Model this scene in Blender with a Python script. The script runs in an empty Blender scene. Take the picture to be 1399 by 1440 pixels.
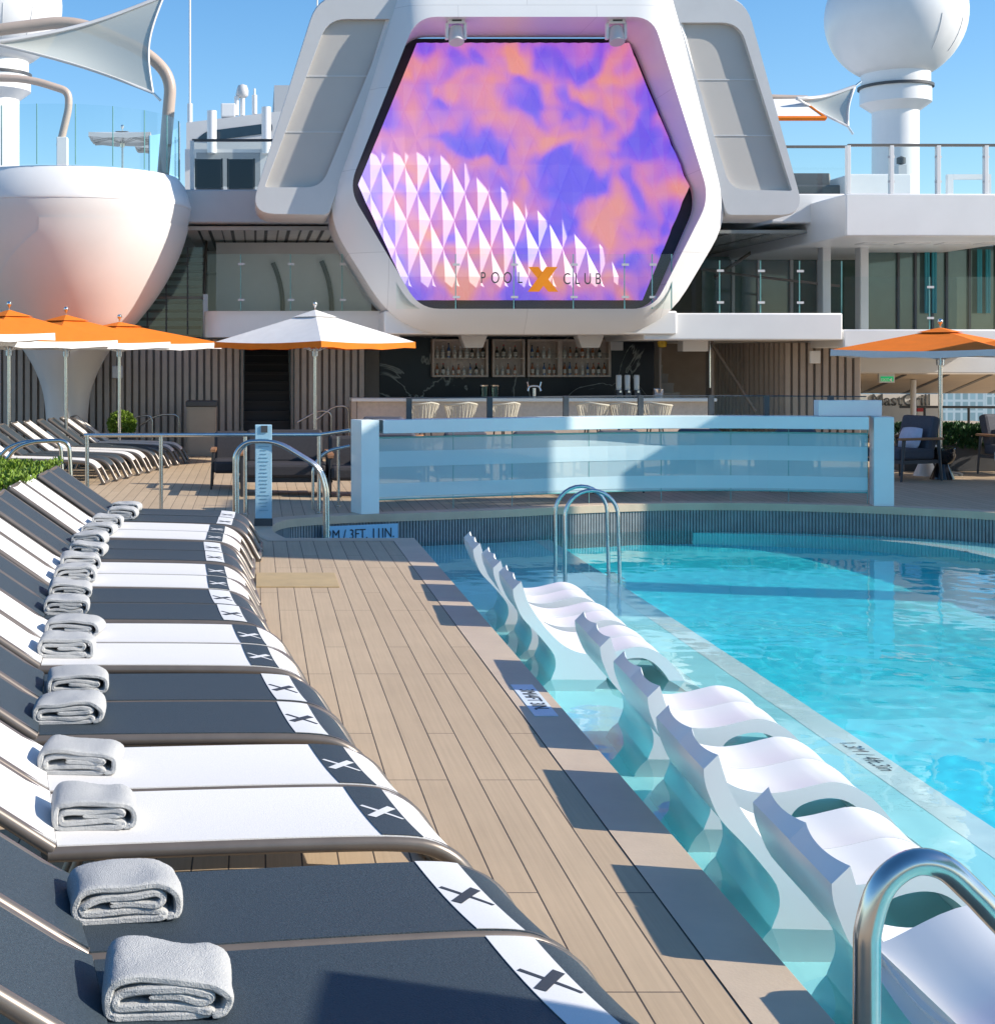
import bpy, bmesh, math, random
from mathutils import Vector, Matrix, noise
random.seed(7)
S = bpy.context.scene
COL = S.collection
F, H, VX, VY = 2060.0, 2.0, 360.0, 500.0      # lens in photo pixels, eye height, vanishing point of the ship's axis

def P(px, py, Y):                              # point at distance Y down the deck
    return Vector(((px - VX) * Y / F, Y, H - (py - VY) * Y / F))
def G(px, py, z=0.0):                          # point on the level z
    Y = F * (H - z) / (py - VY)
    return Vector(((px - VX) * Y / F, Y, z))

# ------------------------------------------------------------------ materials
def nt_mat(name):
    m = bpy.data.materials.new(name); m.use_nodes = True
    nt = m.node_tree
    return m, nt, nt.nodes['Principled BSDF'], nt.nodes['Material Output']
def N(nt, t, **k):
    n = nt.nodes.new(t)
    for a, b in k.items():
        if a.startswith('i_'): n.inputs[a[2:].replace('_', ' ')].default_value = b
        else: setattr(n, a, b)
    return n
def c4(c): return (c[0], c[1], c[2], 1.0)
def simple(name, col, rough=.5, metal=0.0, var=.08, nscale=3.0, bump=0.0, bscale=60.0, coat=0.0, spec=.5, coords='Object'):
    m, nt, b, out = nt_mat(name)
    tc = N(nt, 'ShaderNodeTexCoord')
    no = N(nt, 'ShaderNodeTexNoise', i_Scale=nscale, i_Detail=5.0, i_Roughness=.6)
    nt.links.new(tc.outputs[coords], no.inputs['Vector'])
    cr = N(nt, 'ShaderNodeValToRGB')
    cr.color_ramp.elements[0].position = .3; cr.color_ramp.elements[1].position = .7
    cr.color_ramp.elements[0].color = c4([max(0, x * (1 - var)) for x in col])
    cr.color_ramp.elements[1].color = c4([min(1, x * (1 + var)) for x in col])
    nt.links.new(no.outputs['Fac'], cr.inputs['Fac'])
    nt.links.new(cr.outputs['Color'], b.inputs['Base Color'])
    b.inputs['Roughness'].default_value = rough; b.inputs['Metallic'].default_value = metal
    b.inputs['Coat Weight'].default_value = coat; b.inputs['Coat Roughness'].default_value = .08
    b.inputs['Specular IOR Level'].default_value = spec
    mr = N(nt, 'ShaderNodeMapRange'); mr.inputs['To Min'].default_value = rough * .85; mr.inputs['To Max'].default_value = min(1, rough * 1.15)
    nt.links.new(no.outputs['Fac'], mr.inputs['Value']); nt.links.new(mr.outputs['Result'], b.inputs['Roughness'])
    if bump:
        n2 = N(nt, 'ShaderNodeTexNoise', i_Scale=bscale, i_Detail=3.0)
        nt.links.new(tc.outputs[coords], n2.inputs['Vector'])
        bp = N(nt, 'ShaderNodeBump', i_Strength=bump, i_Distance=.01)
        nt.links.new(n2.outputs['Fac'], bp.inputs['Height']); nt.links.new(bp.outputs['Normal'], b.inputs['Normal'])
    return m
def glass(name, tint=(.86, .93, .92), ior=1.5, frost=None, frost_mix=0.0, rough=0.0):
    m, nt, b, out = nt_mat(name); nt.nodes.remove(b)
    tr = N(nt, 'ShaderNodeBsdfTransparent'); tr.inputs['Color'].default_value = c4(tint)
    gl = N(nt, 'ShaderNodeBsdfGlossy'); gl.inputs['Roughness'].default_value = rough; gl.inputs['Color'].default_value = (1, 1, 1, 1)
    fr = N(nt, 'ShaderNodeFresnel', i_IOR=ior)
    mx = N(nt, 'ShaderNodeMixShader')
    base = tr.outputs[0]
    if frost:
        df = N(nt, 'ShaderNodeBsdfDiffuse'); df.inputs['Color'].default_value = c4(frost)
        m2 = N(nt, 'ShaderNodeMixShader'); m2.inputs[0].default_value = frost_mix
        nt.links.new(tr.outputs[0], m2.inputs[1]); nt.links.new(df.outputs[0], m2.inputs[2]); base = m2.outputs[0]
    nt.links.new(fr.outputs[0], mx.inputs[0]); nt.links.new(base, mx.inputs[1]); nt.links.new(gl.outputs[0], mx.inputs[2])
    nt.links.new(mx.outputs[0], out.inputs['Surface'])
    return m

M = {}
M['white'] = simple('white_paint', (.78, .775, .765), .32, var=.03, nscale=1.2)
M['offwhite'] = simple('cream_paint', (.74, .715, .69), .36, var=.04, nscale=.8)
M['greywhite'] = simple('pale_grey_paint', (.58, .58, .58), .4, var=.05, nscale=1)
M['greypanel'] = simple('grey_grille', (.50, .475, .445), .6, var=.025, nscale=1.2, bump=.15, bscale=160)
M['dark'] = simple('dark_paint', (.02, .02, .024), .4, var=.2)
M['darkgrey'] = simple('charcoal_metal', (.06, .063, .068), .45, var=.15)
M['taupe'] = simple('taupe_metal', (.165, .14, .12), .33, metal=.35, var=.08, nscale=8)
M['steel'] = simple('brushed_steel', (.60, .585, .56), .2, metal=1.0, var=.08, nscale=14)
M['chrome'] = simple('polished_steel', (.72, .71, .69), .12, metal=1.0, var=.05, nscale=9)
M['navy'] = simple('navy_mesh', (.038, .055, .070), .6, var=.32, nscale=150, bump=.35, bscale=260, spec=.4)
M['wfab'] = simple('white_mesh', (.74, .725, .70), .65, var=.05, nscale=150, bump=.2, bscale=260, spec=.3)
M['markw'] = simple('pale_print', (.66, .665, .67), .65, var=.06, nscale=300)
M['markd'] = simple('dark_print', (.035, .042, .055), .65, var=.15, nscale=300)
M['towel'] = simple('grey_terry', (.47, .475, .47), .95, var=.09, nscale=140, bump=.55, bscale=260, spec=.1)
M['plastic'] = simple('white_plastic', (.82, .82, .81), .24, var=.02, nscale=2, spec=.36)
M['orange'] = simple('orange_canvas', (.74, .185, .018), .8, var=.06, nscale=5, bump=.1, bscale=200, spec=.2)
M['wcanvas'] = simple('white_canvas', (.78, .77, .75), .8, var=.04, nscale=5, bump=.1, bscale=200, spec=.2)
M['tan'] = simple('tan_paint', (.50, .40, .33), .38, var=.04)
M['wood'] = simple('warm_wood', (.33, .16, .075), .5, var=.2, nscale=20)
M['cabwood'] = simple('pale_wood', (.60, .49, .41), .5, var=.1, nscale=15)
M['cushion'] = simple('charcoal_cushion', (.075, .08, .10), .9, var=.15, nscale=60, bump=.2, bscale=300)
M['pillow'] = simple('lavender_pillow', (.55, .56, .66), .9, var=.06, nscale=20, bump=.2, bscale=200)
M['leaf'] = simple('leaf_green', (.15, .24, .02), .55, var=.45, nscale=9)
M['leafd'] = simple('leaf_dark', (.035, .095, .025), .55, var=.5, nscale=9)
M['beige'] = simple('beige_panel', (.36, .30, .235), .5, var=.06)
M['slat'] = simple('brown_slat', (.47, .385, .32), .5, var=.08, nscale=4)
M['slatback'] = simple('slat_backing', (.26, .22, .19), .7, var=.1)
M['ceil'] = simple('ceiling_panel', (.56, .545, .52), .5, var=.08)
M['tileg'] = simple('grey_rib_tile', (.24, .255, .26), .35, var=.18, nscale=6)
M['coping'] = simple('coping_stone', (.54, .43, .31), .5, var=.10, nscale=2.2, bump=.1, bscale=90)
M['rope'] = simple('cream_rope', (.58, .51, .42), .8, var=.12, nscale=30)
M['red'] = simple('red_paint', (.5, .03, .04), .5)
M['concrete'] = simple('far_concrete', (.45, .47, .49), .8, var=.1, nscale=.1)
M['shelf'] = simple('shelf_tile', (.46, .82, .82), .4, var=.04, nscale=1.5)
M['deep'] = simple('pool_tile', (.05, .72, .82), .4, var=.08, nscale=.9)
M['band'] = simple('white_tile', (.80, .80, .76), .45, var=.04, nscale=4)
M['bluepost'] = simple('pale_blue_paint', (.36, .58, .70), .4, var=.06, nscale=4)
M['skytint_beam'] = simple('sky_tinted_white', (.70, .82, .83), .3, var=.04, nscale=1.5, coat=.3)  # white frame; blue reflected from pool and sky is put into its colour
M['plate'] = simple('blue_white_plate', (.62, .72, .80), .45, var=.04)
M['sail'] = glass('sail_cloth', (.40, .42, .40), 1.01, (.50, .53, .51), .78)
M['glass'] = glass('clear_glass', (.88, .94, .93), 1.45)
M['glassg'] = glass('green_glass', (.55, .70, .68), 1.6)
M['netting'] = glass('mesh_screen', (.75, .78, .8), 1.01, (.05, .06, .07), .35)
M['edge'] = simple('glass_edge', (.16, .38, .36), .2, var=.1)
M['frost'] = glass('frosted_glass', (.70, .85, .90), 1.5, (.48, .62, .66), .76, .04)
M['frostp'] = glass('frosted_band', (.70, .85, .90), 1.5, (.57, .72, .76), .86, .04)
M['spiritred'] = simple('amber_bottle', (.35, .10, .03), .15, var=.1, coat=.5)
M['spiritclear'] = simple('clear_bottle', (.50, .52, .50), .15, var=.1, coat=.5)
M['spiritblue'] = simple('blue_bottle', (.05, .12, .28), .15, var=.1, coat=.5)
M['spiritdark'] = simple('dark_bottle', (.03, .035, .03), .15, var=.1, coat=.5)
M['label'] = simple('paper_label', (.7, .67, .6), .7)
M['yellow'] = simple('yellow_plastic', (.7, .45, .03), .5)
M['brownrattan'] = simple('dark_rattan', (.035, .032, .035), .7, var=.3, nscale=60)

# planked deck: narrow boards running down the ship, thin dark caulking, scattered butt joints
def plank_mat():
    m, nt, b, out = nt_mat('deck_planks')
    tc = N(nt, 'ShaderNodeTexCoord')
    mp = N(nt, 'ShaderNodeMapping'); mp.inputs['Rotation'].default_value = (0, 0, math.radians(90)); mp.inputs['Location'].default_value = (0, -.0375, 0)
    nt.links.new(tc.outputs['Object'], mp.inputs['Vector'])
    br = N(nt, 'ShaderNodeTexBrick', offset=.37, offset_frequency=3, squash=1.0)
    br.inputs['Color1'].default_value = (.515, .393, .264, 1); br.inputs['Color2'].default_value = (.468, .354, .236, 1)
    br.inputs['Mortar'].default_value = (.062, .050, .042, 1)
    br.inputs['Scale'].default_value = 1.0; br.inputs['Mortar Size'].default_value = .0034; br.inputs['Mortar Smooth'].default_value = .1
    br.inputs['Brick Width'].default_value = 2.3; br.inputs['Row Height'].default_value = .1445; br.inputs['Bias'].default_value = 0
    nt.links.new(mp.outputs[0], br.inputs['Vector'])
    st = N(nt, 'ShaderNodeMapping'); st.inputs['Scale'].default_value = (60, 1.2, 1)
    nt.links.new(tc.outputs['Object'], st.inputs['Vector'])
    no = N(nt, 'ShaderNodeTexNoise', i_Scale=1.0, i_Detail=6.0, i_Roughness=.6); nt.links.new(st.outputs[0], no.inputs['Vector'])
    n2 = N(nt, 'ShaderNodeTexNoise', i_Scale=.8, i_Detail=7.0, i_Roughness=.65); nt.links.new(tc.outputs['Object'], n2.inputs['Vector'])
    ad = N(nt, 'ShaderNodeMath', operation='ADD'); nt.links.new(no.outputs['Fac'], ad.inputs[0]); nt.links.new(n2.outputs['Fac'], ad.inputs[1])
    mr = N(nt, 'ShaderNodeMapRange'); mr.inputs['From Min'].default_value = .6; mr.inputs['From Max'].default_value = 1.4
    mr.inputs['To Min'].default_value = .84; mr.inputs['To Max'].default_value = 1.14; nt.links.new(ad.outputs[0], mr.inputs['Value'])
    mu = N(nt, 'ShaderNodeVectorMath', operation='SCALE'); nt.links.new(br.outputs['Color'], mu.inputs[0]); nt.links.new(mr.outputs[0], mu.inputs['Scale'])
    nt.links.new(mu.outputs[0], b.inputs['Base Color'])
    b.inputs['Roughness'].default_value = .62; b.inputs['Specular IOR Level'].default_value = .3
    bp = N(nt, 'ShaderNodeBump', i_Strength=.5, i_Distance=.004, invert=True); nt.links.new(br.outputs['Fac'], bp.inputs['Height'])
    b2 = N(nt, 'ShaderNodeBump', i_Strength=.15, i_Distance=.004); nt.links.new(no.outputs['Fac'], b2.inputs['Height']); nt.links.new(bp.outputs[0], b2.inputs['Normal'])
    nt.links.new(b2.outputs[0], b.inputs['Normal'])
    return m
M['planks'] = plank_mat()
def water_mat():
    m, nt, b, out = nt_mat('pool_water'); nt.nodes.remove(b)
    tc = N(nt, 'ShaderNodeTexCoord')
    n2 = N(nt, 'ShaderNodeTexNoise', i_Scale=16.0, i_Detail=2.0, i_Distortion=.6); nt.links.new(tc.outputs['Object'], n2.inputs['Vector'])
    b2 = N(nt, 'ShaderNodeBump', i_Strength=.04, i_Distance=.005); nt.links.new(n2.outputs['Fac'], b2.inputs['Height'])
    gl = N(nt, 'ShaderNodeBsdfGlass', i_IOR=1.33, i_Roughness=0.0); gl.inputs['Color'].default_value = (.90, .99, 1, 1)
    nt.links.new(b2.outputs[0], gl.inputs['Normal']); nt.links.new(gl.outputs[0], out.inputs['Surface'])
    return m
M['water'] = water_mat()
def screen_mat():
    m, nt, b, out = nt_mat('led_screen')
    tc = N(nt, 'ShaderNodeTexCoord')
    n0 = N(nt, 'ShaderNodeTexNoise', i_Scale=1.25, i_Detail=1.2, i_Distortion=.5); nt.links.new(tc.outputs['Object'], n0.inputs['Vector'])
    cr = N(nt, 'ShaderNodeValToRGB'); e = cr.color_ramp.elements
    e[0].position = .33; e[0].color = (.10, .012, .85, 1)
    e[1].position = .70; e[1].color = (.90, .25, .14, 1)
    for p, c in ((.41, (.22, .03, .84, 1)), (.47, (.44, .08, .70, 1)), (.54, (.64, .13, .52, 1)), (.62, (.80, .19, .32, 1))):
        x = e.new(p); x.color = c
    nt.links.new(n0.outputs['Fac'], cr.inputs['Fac'])
    b.inputs['Base Color'].default_value = (.38, .36, .39, 1); b.inputs['Roughness'].default_value = .42
    nt.links.new(cr.outputs['Color'], b.inputs['Emission Color']); b.inputs['Emission Strength'].default_value = .50
    return m
M['screen'] = screen_mat()
def plate_mat():
    m, nt, b, out = nt_mat('white_plating')
    tc = N(nt, 'ShaderNodeTexCoord'); mp = N(nt, 'ShaderNodeMapping'); mp.inputs['Rotation'].default_value = (math.radians(90), 0, 0); nt.links.new(tc.outputs['Object'], mp.inputs['Vector'])
    br = N(nt, 'ShaderNodeTexBrick', offset=.5); br.inputs['Color1'].default_value = (.79, .785, .775, 1); br.inputs['Color2'].default_value = (.765, .76, .75, 1); br.inputs['Mortar'].default_value = (.60, .595, .59, 1)
    br.inputs['Scale'].default_value = 1; br.inputs['Mortar Size'].default_value = .006; br.inputs['Brick Width'].default_value = 2.6; br.inputs['Row Height'].default_value = 1.55
    nt.links.new(mp.outputs[0], br.inputs['Vector'])
    no = N(nt, 'ShaderNodeTexNoise', i_Scale=.9, i_Detail=7.0); nt.links.new(tc.outputs['Object'], no.inputs['Vector'])
    mr = N(nt, 'ShaderNodeMapRange'); mr.inputs['To Min'].default_value = .93; mr.inputs['To Max'].default_value = 1.05; nt.links.new(no.outputs['Fac'], mr.inputs['Value'])
    mu = N(nt, 'ShaderNodeVectorMath', operation='SCALE'); nt.links.new(br.outputs['Color'], mu.inputs[0]); nt.links.new(mr.outputs[0], mu.inputs['Scale'])
    nt.links.new(mu.outputs[0], b.inputs['Base Color']); b.inputs['Roughness'].default_value = .32
    return m
M['plating'] = plate_mat()
def marble_mat():
    m, nt, b, out = nt_mat('black_marble')
    tc = N(nt, 'ShaderNodeTexCoord')
    no = N(nt, 'ShaderNodeTexNoise', i_Scale=.7, i_Detail=8.0, i_Distortion=1.2); nt.links.new(tc.outputs['Object'], no.inputs['Vector'])
    cr = N(nt, 'ShaderNodeValToRGB'); e = cr.color_ramp.elements
    e[0].position = .0; e[0].color = (.012, .015, .02, 1); e[1].position = 1; e[1].color = (.012, .015, .02, 1)
    for p, c in ((.485, (.015, .018, .024, 1)), (.50, (.30, .32, .30, 1)), (.507, (.02, .024, .03, 1))):
        x = e.new(p); x.color = c
    nt.links.new(no.outputs['Fac'], cr.inputs['Fac']); nt.links.new(cr.outputs['Color'], b.inputs['Base Color'])
    b.inputs['Roughness'].default_value = .3; b.inputs['Specular IOR Level'].default_value = .25
    return m
M['marble'] = marble_mat()
def emis(name, col, s):
    m, nt, b, out = nt_mat(name)
    no = N(nt, 'ShaderNodeTexNoise', i_Scale=3.0); mr = N(nt, 'ShaderNodeMapRange'); mr.inputs['To Min'].default_value = s * .9; mr.inputs['To Max'].default_value = s * 1.1
    nt.links.new(no.outputs['Fac'], mr.inputs['Value']); nt.links.new(mr.outputs[0], b.inputs['Emission Strength'])
    b.inputs['Base Color'].default_value = c4(col); b.inputs['Emission Color'].default_value = c4(col)
    return m
M['exit'] = emis('exit_green', (.0, .35, .12), .5)
def sea_mat():
    m, nt, b, out = nt_mat('sea_water')
    tc = N(nt, 'ShaderNodeTexCoord'); no = N(nt, 'ShaderNodeTexNoise', i_Scale=.15, i_Detail=6.0); nt.links.new(tc.outputs['Object'], no.inputs['Vector'])
    bp = N(nt, 'ShaderNodeBump', i_Strength=.4, i_Distance=.5); nt.links.new(no.outputs['Fac'], bp.inputs['Height']); nt.links.new(bp.outputs[0], b.inputs['Normal'])
    b.inputs['Base Color'].default_value = (.03, .09, .12, 1); b.inputs['Roughness'].default_value = .25
    return m
M['sea'] = sea_mat()
def tower_mat(name, wall, pane, sx, sz):
    m, nt, b, out = nt_mat(name)
    tc = N(nt, 'ShaderNodeTexCoord'); mp = N(nt, 'ShaderNodeMapping'); mp.inputs['Rotation'].default_value = (math.radians(90), 0, 0)
    nt.links.new(tc.outputs['Object'], mp.inputs['Vector'])
    br = N(nt, 'ShaderNodeTexBrick', offset=0.0); br.inputs['Color1'].default_value = c4(pane); br.inputs['Color2'].default_value = c4([x * .7 for x in pane])
    br.inputs['Mortar'].default_value = c4(wall); br.inputs['Scale'].default_value = 1; br.inputs['Mortar Size'].default_value = .35
    br.inputs['Brick Width'].default_value = sx; br.inputs['Row Height'].default_value = sz
    nt.links.new(mp.outputs[0], br.inputs['Vector']); nt.links.new(br.outputs['Color'], b.inputs['Base Color']); b.inputs['Roughness'].default_value = .35
    return m
M['tower'] = tower_mat('tower_glass', (.55, .62, .62), (.36, .50, .52), 2.2, 3.2)

# ------------------------------------------------------------------ mesh helpers
def cr_path(pts, k=6, closed=False):
    pts = [Vector(p) for p in pts]; n = len(pts); out = []
    rng = n if closed else n - 1
    for i in range(rng):
        if closed: p0, p1, p2, p3 = pts[(i - 1) % n], pts[i], pts[(i + 1) % n], pts[(i + 2) % n]
        else: p0, p1, p2, p3 = pts[max(i - 1, 0)], pts[i], pts[i + 1], pts[min(i + 2, n - 1)]
        for j in range(k):
            t = j / k
            out.append(.5 * ((2 * p1) + (p2 - p0) * t + (2 * p0 - 5 * p1 + 4 * p2 - p3) * t * t + (3 * p1 - p0 - 3 * p2 + p3) * t ** 3))
    if not closed: out.append(pts[-1])
    return out
def fillet(pts, r, n=6, closed=False):          # round every corner of a polyline (any dimension)
    pts = [Vector(p) for p in pts]; m = len(pts); out = []
    for i in range(m):
        if not closed and i in (0, m - 1): out.append(pts[i]); continue
        a, b, c = pts[(i - 1) % m], pts[i], pts[(i + 1) % m]
        ri = r[i] if isinstance(r, (list, tuple)) else r
        d1, d2 = (a - b), (c - b)
        ri1 = min(ri, d1.length * .48, d2.length * .48)
        s, e = b + d1.normalized() * ri1, b + d2.normalized() * ri1
        for k in range(n + 1):
            t = k / n; out.append((1 - t) ** 2 * s + 2 * t * (1 - t) * b + t * t * e)
    return out

class MB:
    def __init__(s): s.v = []; s.f = []
    def add(s, v, f):
        o = len(s.v); s.v += [Vector(p) for p in v]; s.f += [[i + o for i in q] for q in f]; return s
    def box(s, x0, x1, y0, y1, z0, z1):
        v = [(x0, y0, z0), (x1, y0, z0), (x1, y1, z0), (x0, y1, z0), (x0, y0, z1), (x1, y0, z1), (x1, y1, z1), (x0, y1, z1)]
        return s.add(v, [(0, 3, 2, 1), (4, 5, 6, 7), (0, 1, 5, 4), (1, 2, 6, 5), (2, 3, 7, 6), (3, 0, 4, 7)])
    def obox(s, c, size, rx=0, ry=0, rz=0):
        from mathutils import Euler
        R = Euler((rx, ry, rz)).to_matrix(); c = Vector(c); a, b, d = [q / 2 for q in size]
        v = [c + R @ Vector(p) for p in ((-a, -b, -d), (a, -b, -d), (a, b, -d), (-a, b, -d), (-a, -b, d), (a, -b, d), (a, b, d), (-a, b, d))]
        return s.add(v, [(0, 3, 2, 1), (4, 5, 6, 7), (0, 1, 5, 4), (1, 2, 6, 5), (2, 3, 7, 6), (3, 0, 4, 7)])
    def bar(s, a, b, w, h):                    # straight bar with rectangular section
        a, b = Vector(a), Vector(b); d = (b - a).normalized()
        up = Vector((0, 0, 1)) if abs(d.z) < .95 else Vector((0, 1, 0))
        sd = d.cross(up).normalized(); u = sd.cross(d)
        v = []
        for p in (a, b): v += [p - sd * w / 2 - u * h / 2, p + sd * w / 2 - u * h / 2, p + sd * w / 2 + u * h / 2, p - sd * w / 2 + u * h / 2]
        return s.add(v, [(0, 1, 2, 3), (7, 6, 5, 4), (0, 4, 5, 1), (1, 5, 6, 2), (2, 6, 7, 3), (3, 7, 4, 0)])
    def tube(s, pts, r, n=10, caps=True, closed=False):
        pts = [Vector(p) for p in pts]; m = len(pts); rings = []
        T = []
        for i in range(m):
            if closed: d = pts[(i + 1) % m] - pts[(i - 1) % m]
            else: d = pts[min(i + 1, m - 1)] - pts[max(i - 1, 0)]
            T.append(d.normalized())
        up = Vector((0, 0, 1)) if abs(T[0].z) < .9 else Vector((0, 1, 0))
        nrm = (up - T[0] * up.dot(T[0])).normalized(); v = []; f = []
        for i in range(m):
            if i: nrm = (nrm - T[i] * nrm.dot(T[i])).normalized()
            bn = T[i].cross(nrm); ri = r[i] if isinstance(r, (list, tuple)) else r
            v += [pts[i] + (nrm * math.cos(2 * math.pi * k / n) + bn * math.sin(2 * math.pi * k / n)) * ri for k in range(n)]
        for i in range(m if closed else m - 1):
            j = (i + 1) % m
            f += [(i * n + k, i * n + (k + 1) % n, j * n + (k + 1) % n, j * n + k) for k in range(n)]
        if caps and not closed: f += [tuple(reversed(range(n))), tuple(range((m - 1) * n, m * n))]
        return s.add(v, f)
    def lathe(s, prof, cx=0, cy=0, n=24, a0=0, a1=2 * math.pi):
        full = abs(a1 - a0 - 2 * math.pi) < 1e-6; k = n if full else n + 1; v = []; f = []
        for (r, z) in prof:
            v += [(cx + r * math.cos(a0 + (a1 - a0) * i / n), cy + r * math.sin(a0 + (a1 - a0) * i / n), z) for i in range(k)]
        for j in range(len(prof) - 1):
            for i in range(n if full else n):
                i2 = (i + 1) % k
                f.append((j * k + i, j * k + i2, (j + 1) * k + i2, (j + 1) * k + i))
        if full:
            if prof[0][0] > 1e-4: f.append(tuple(reversed(range(k))))
            if prof[-1][0] > 1e-4: f.append(tuple(range((len(prof) - 1) * k, len(prof) * k)))
        return s.add(v, f)
    def grid(s, rows, closed_u=False):
        n = len(rows[0]); v = [p for r in rows for p in r]; f = []
        for j in range(len(rows) - 1):
            for i in range(n if closed_u else n - 1):
                i2 = (i + 1) % n; f.append((j * n + i, j * n + i2, (j + 1) * n + i2, (j + 1) * n + i))
        return s.add(v, f)
    def prism(s, poly, vec):                   # extrude a planar polygon along vec
        poly = [Vector(p) for p in poly]; n = len(poly); vec = Vector(vec)
        v = poly + [p + vec for p in poly]
        return s.add(v, [tuple(reversed(range(n))), tuple(range(n, 2 * n))] + [(i, (i + 1) % n, n + (i + 1) % n, n + i) for i in range(n)])
    def build(s, name, mat, parent=None, smooth=None, bevel=0, origin=None):
        me = bpy.data.meshes.new(name)
        if parent is not None: o0 = Vector(parent.get('_loc', (0, 0, 0)))
        elif origin is not None: o0 = Vector(origin)
        else:
            xs = [p.x for p in s.v]; ys = [p.y for p in s.v]; zs = [p.z for p in s.v]
            o0 = Vector(((min(xs) + max(xs)) / 2, (min(ys) + max(ys)) / 2, min(zs)))
        me.from_pydata([tuple(p - o0) for p in s.v], [], [tuple(q) for q in s.f])
        bm = bmesh.new(); bm.from_mesh(me); bmesh.ops.recalc_face_normals(bm, faces=bm.faces); bm.to_mesh(me); bm.free()
        me.materials.append(mat if not isinstance(mat, str) else M[mat])
        if smooth is not None:
            me.shade_smooth()
            if smooth < 180: me.set_sharp_from_angle(angle=math.radians(smooth))
        o = bpy.data.objects.new(name, me); COL.objects.link(o)
        if parent is not None: o.parent = parent
        else: o.location = o0
        o['_loc'] = list(o0)
        if bevel:
            md = o.modifiers.new('bevel', 'BEVEL'); md.width = bevel; md.segments = 2; md.limit_method = 'ANGLE'
        return o

def tag(o, label, cat, group=None, kind=None):
    o['label'] = label; o['category'] = cat
    if group: o['group'] = group
    if kind: o['kind'] = kind
    return o
def thing(name, label, cat, loc=(0, 0, 0), rz=0, group=None):
    o = bpy.data.objects.new(name, None); COL.objects.link(o); o.location = loc; o.rotation_euler = (0, 0, rz); o['_loc'] = list(loc)
    o.empty_display_size = .2
    return tag(o, label, cat, group)
def struct(o): o['kind'] = 'structure'; return o
def copy_tree(o, parent=None):
    c = o.copy(); COL.objects.link(c)
    if parent is not None: c.parent = parent; c.matrix_parent_inverse = o.matrix_parent_inverse.copy()
    for ch in [x for x in ALLOBJ() if x.parent == o]: copy_tree(ch, c)
    return c
def ALLOBJ(): return list(bpy.data.objects)
def text_mesh(s, size, name, mat, parent, loc, rot, depth=.002, sx=1.0, align='CENTER', bold=0.0):
    cu = bpy.data.curves.new(name, 'FONT'); cu.body = s; cu.size = size; cu.align_x = align; cu.align_y = 'CENTER'; cu.extrude = depth; cu.offset = bold
    t = bpy.data.objects.new('tmp', cu); COL.objects.link(t)
    dg = bpy.context.evaluated_depsgraph_get(); me = bpy.data.meshes.new_from_object(t.evaluated_get(dg))
    bpy.data.objects.remove(t); bpy.data.curves.remove(cu)
    me.name = name; me.materials.clear(); me.materials.append(M[mat])
    from mathutils import Euler
    mtx = Matrix.Translation(Vector(loc) - (Vector(parent['_loc']) if parent is not None else Vector())) @ Euler(rot).to_matrix().to_4x4() @ Matrix.Diagonal((sx, 1, 1, 1))
    me.transform(mtx)
    o = bpy.data.objects.new(name, me); COL.objects.link(o)
    if parent is not None: o.parent = parent
    return o
# ------------------------------------------------------------------ ground: deck, pool, sea
ARC = cr_path([(.32, 16.03, 0), (.20, 16.6, 0), (.20, 17.25, 0), (.36, 17.8, 0), (.75, 18.12, 0), (1.3, 18.38, 0), (2.1, 18.6, 0), (3.12, 18.95, 0), (4.45, 19.5, 0),
               (5.8, 19.85, 0), (7.1, 19.75, 0), (8.36, 19.34, 0), (9.4, 18.64, 0), (10.5, 17.3, 0), (11.2, 15.5, 0), (11.5, 13, 0)], 5)
POOL = [Vector((1.73, -2.5, 0)), Vector((1.73, 16.03, 0))] + ARC + [Vector((11.5, -2.5, 0))]
WZ, SZ, DZ = -.37, -.72, -1.7
def fill_between(outer, inner, z, name, mat):
    bm = bmesh.new()
    for loop in (outer, inner):
        vs = [bm.verts.new((p[0], p[1], z)) for p in loop]
        for i in range(len(vs)): bm.edges.new((vs[i], vs[(i + 1) % len(vs)]))
    bmesh.ops.triangle_fill(bm, use_beauty=True, use_dissolve=False, edges=bm.edges)
    bmesh.ops.recalc_face_normals(bm, faces=bm.faces)
    me = bpy.data.meshes.new(name); bm.to_mesh(me); bm.free(); me.materials.append(M[mat])
    o = bpy.data.objects.new(name, me); COL.objects.link(o); return struct(o)
def offset_in(path, d):
    out = []
    n = len(path)
    for i, p in enumerate(path):
        t = (path[(i + 1) % n] - path[i - 1]).normalized(); out.append(p + Vector((-t.y, t.x, 0)) * d)
    return out
# the plank field keeps clear of the pool by the width of the coping
OUT = [Vector((1.47, -2.8, 0)), Vector((1.47, 15.77, 0))] + [Vector((.05, 15.77, 0))] + [p for p in offset_in(ARC, .26)[2:-2]] + [Vector((11.76, 13, 0)), Vector((11.76, -2.8, 0))]
deck = fill_between([(-16, -8), (22, -8), (22, 45), (-16, 45)], POOL, 0.0, 'deck', 'planks')
cop = MB()
inn = POOL + [POOL[0]]
def wid(p, q, w):                               # outer edge of the coping
    return p + Vector((-(q - p).y, (q - p).x, 0)).normalized() * w
rows = []
n = len(POOL)
outer = []
for i, p in enumerate(POOL):
    a, b = POOL[(i - 1) % n], POOL[(i + 1) % n]
    d1 = (p - a).normalized(); d2 = (b - p).normalized()
    n1 = Vector((-d1.y, d1.x, 0)); n2 = Vector((-d2.y, d2.x, 0)); m_ = (n1 + n2).normalized()
    outer.append(p + m_ * .2475 / max(.5, m_.dot(n1)))
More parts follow.
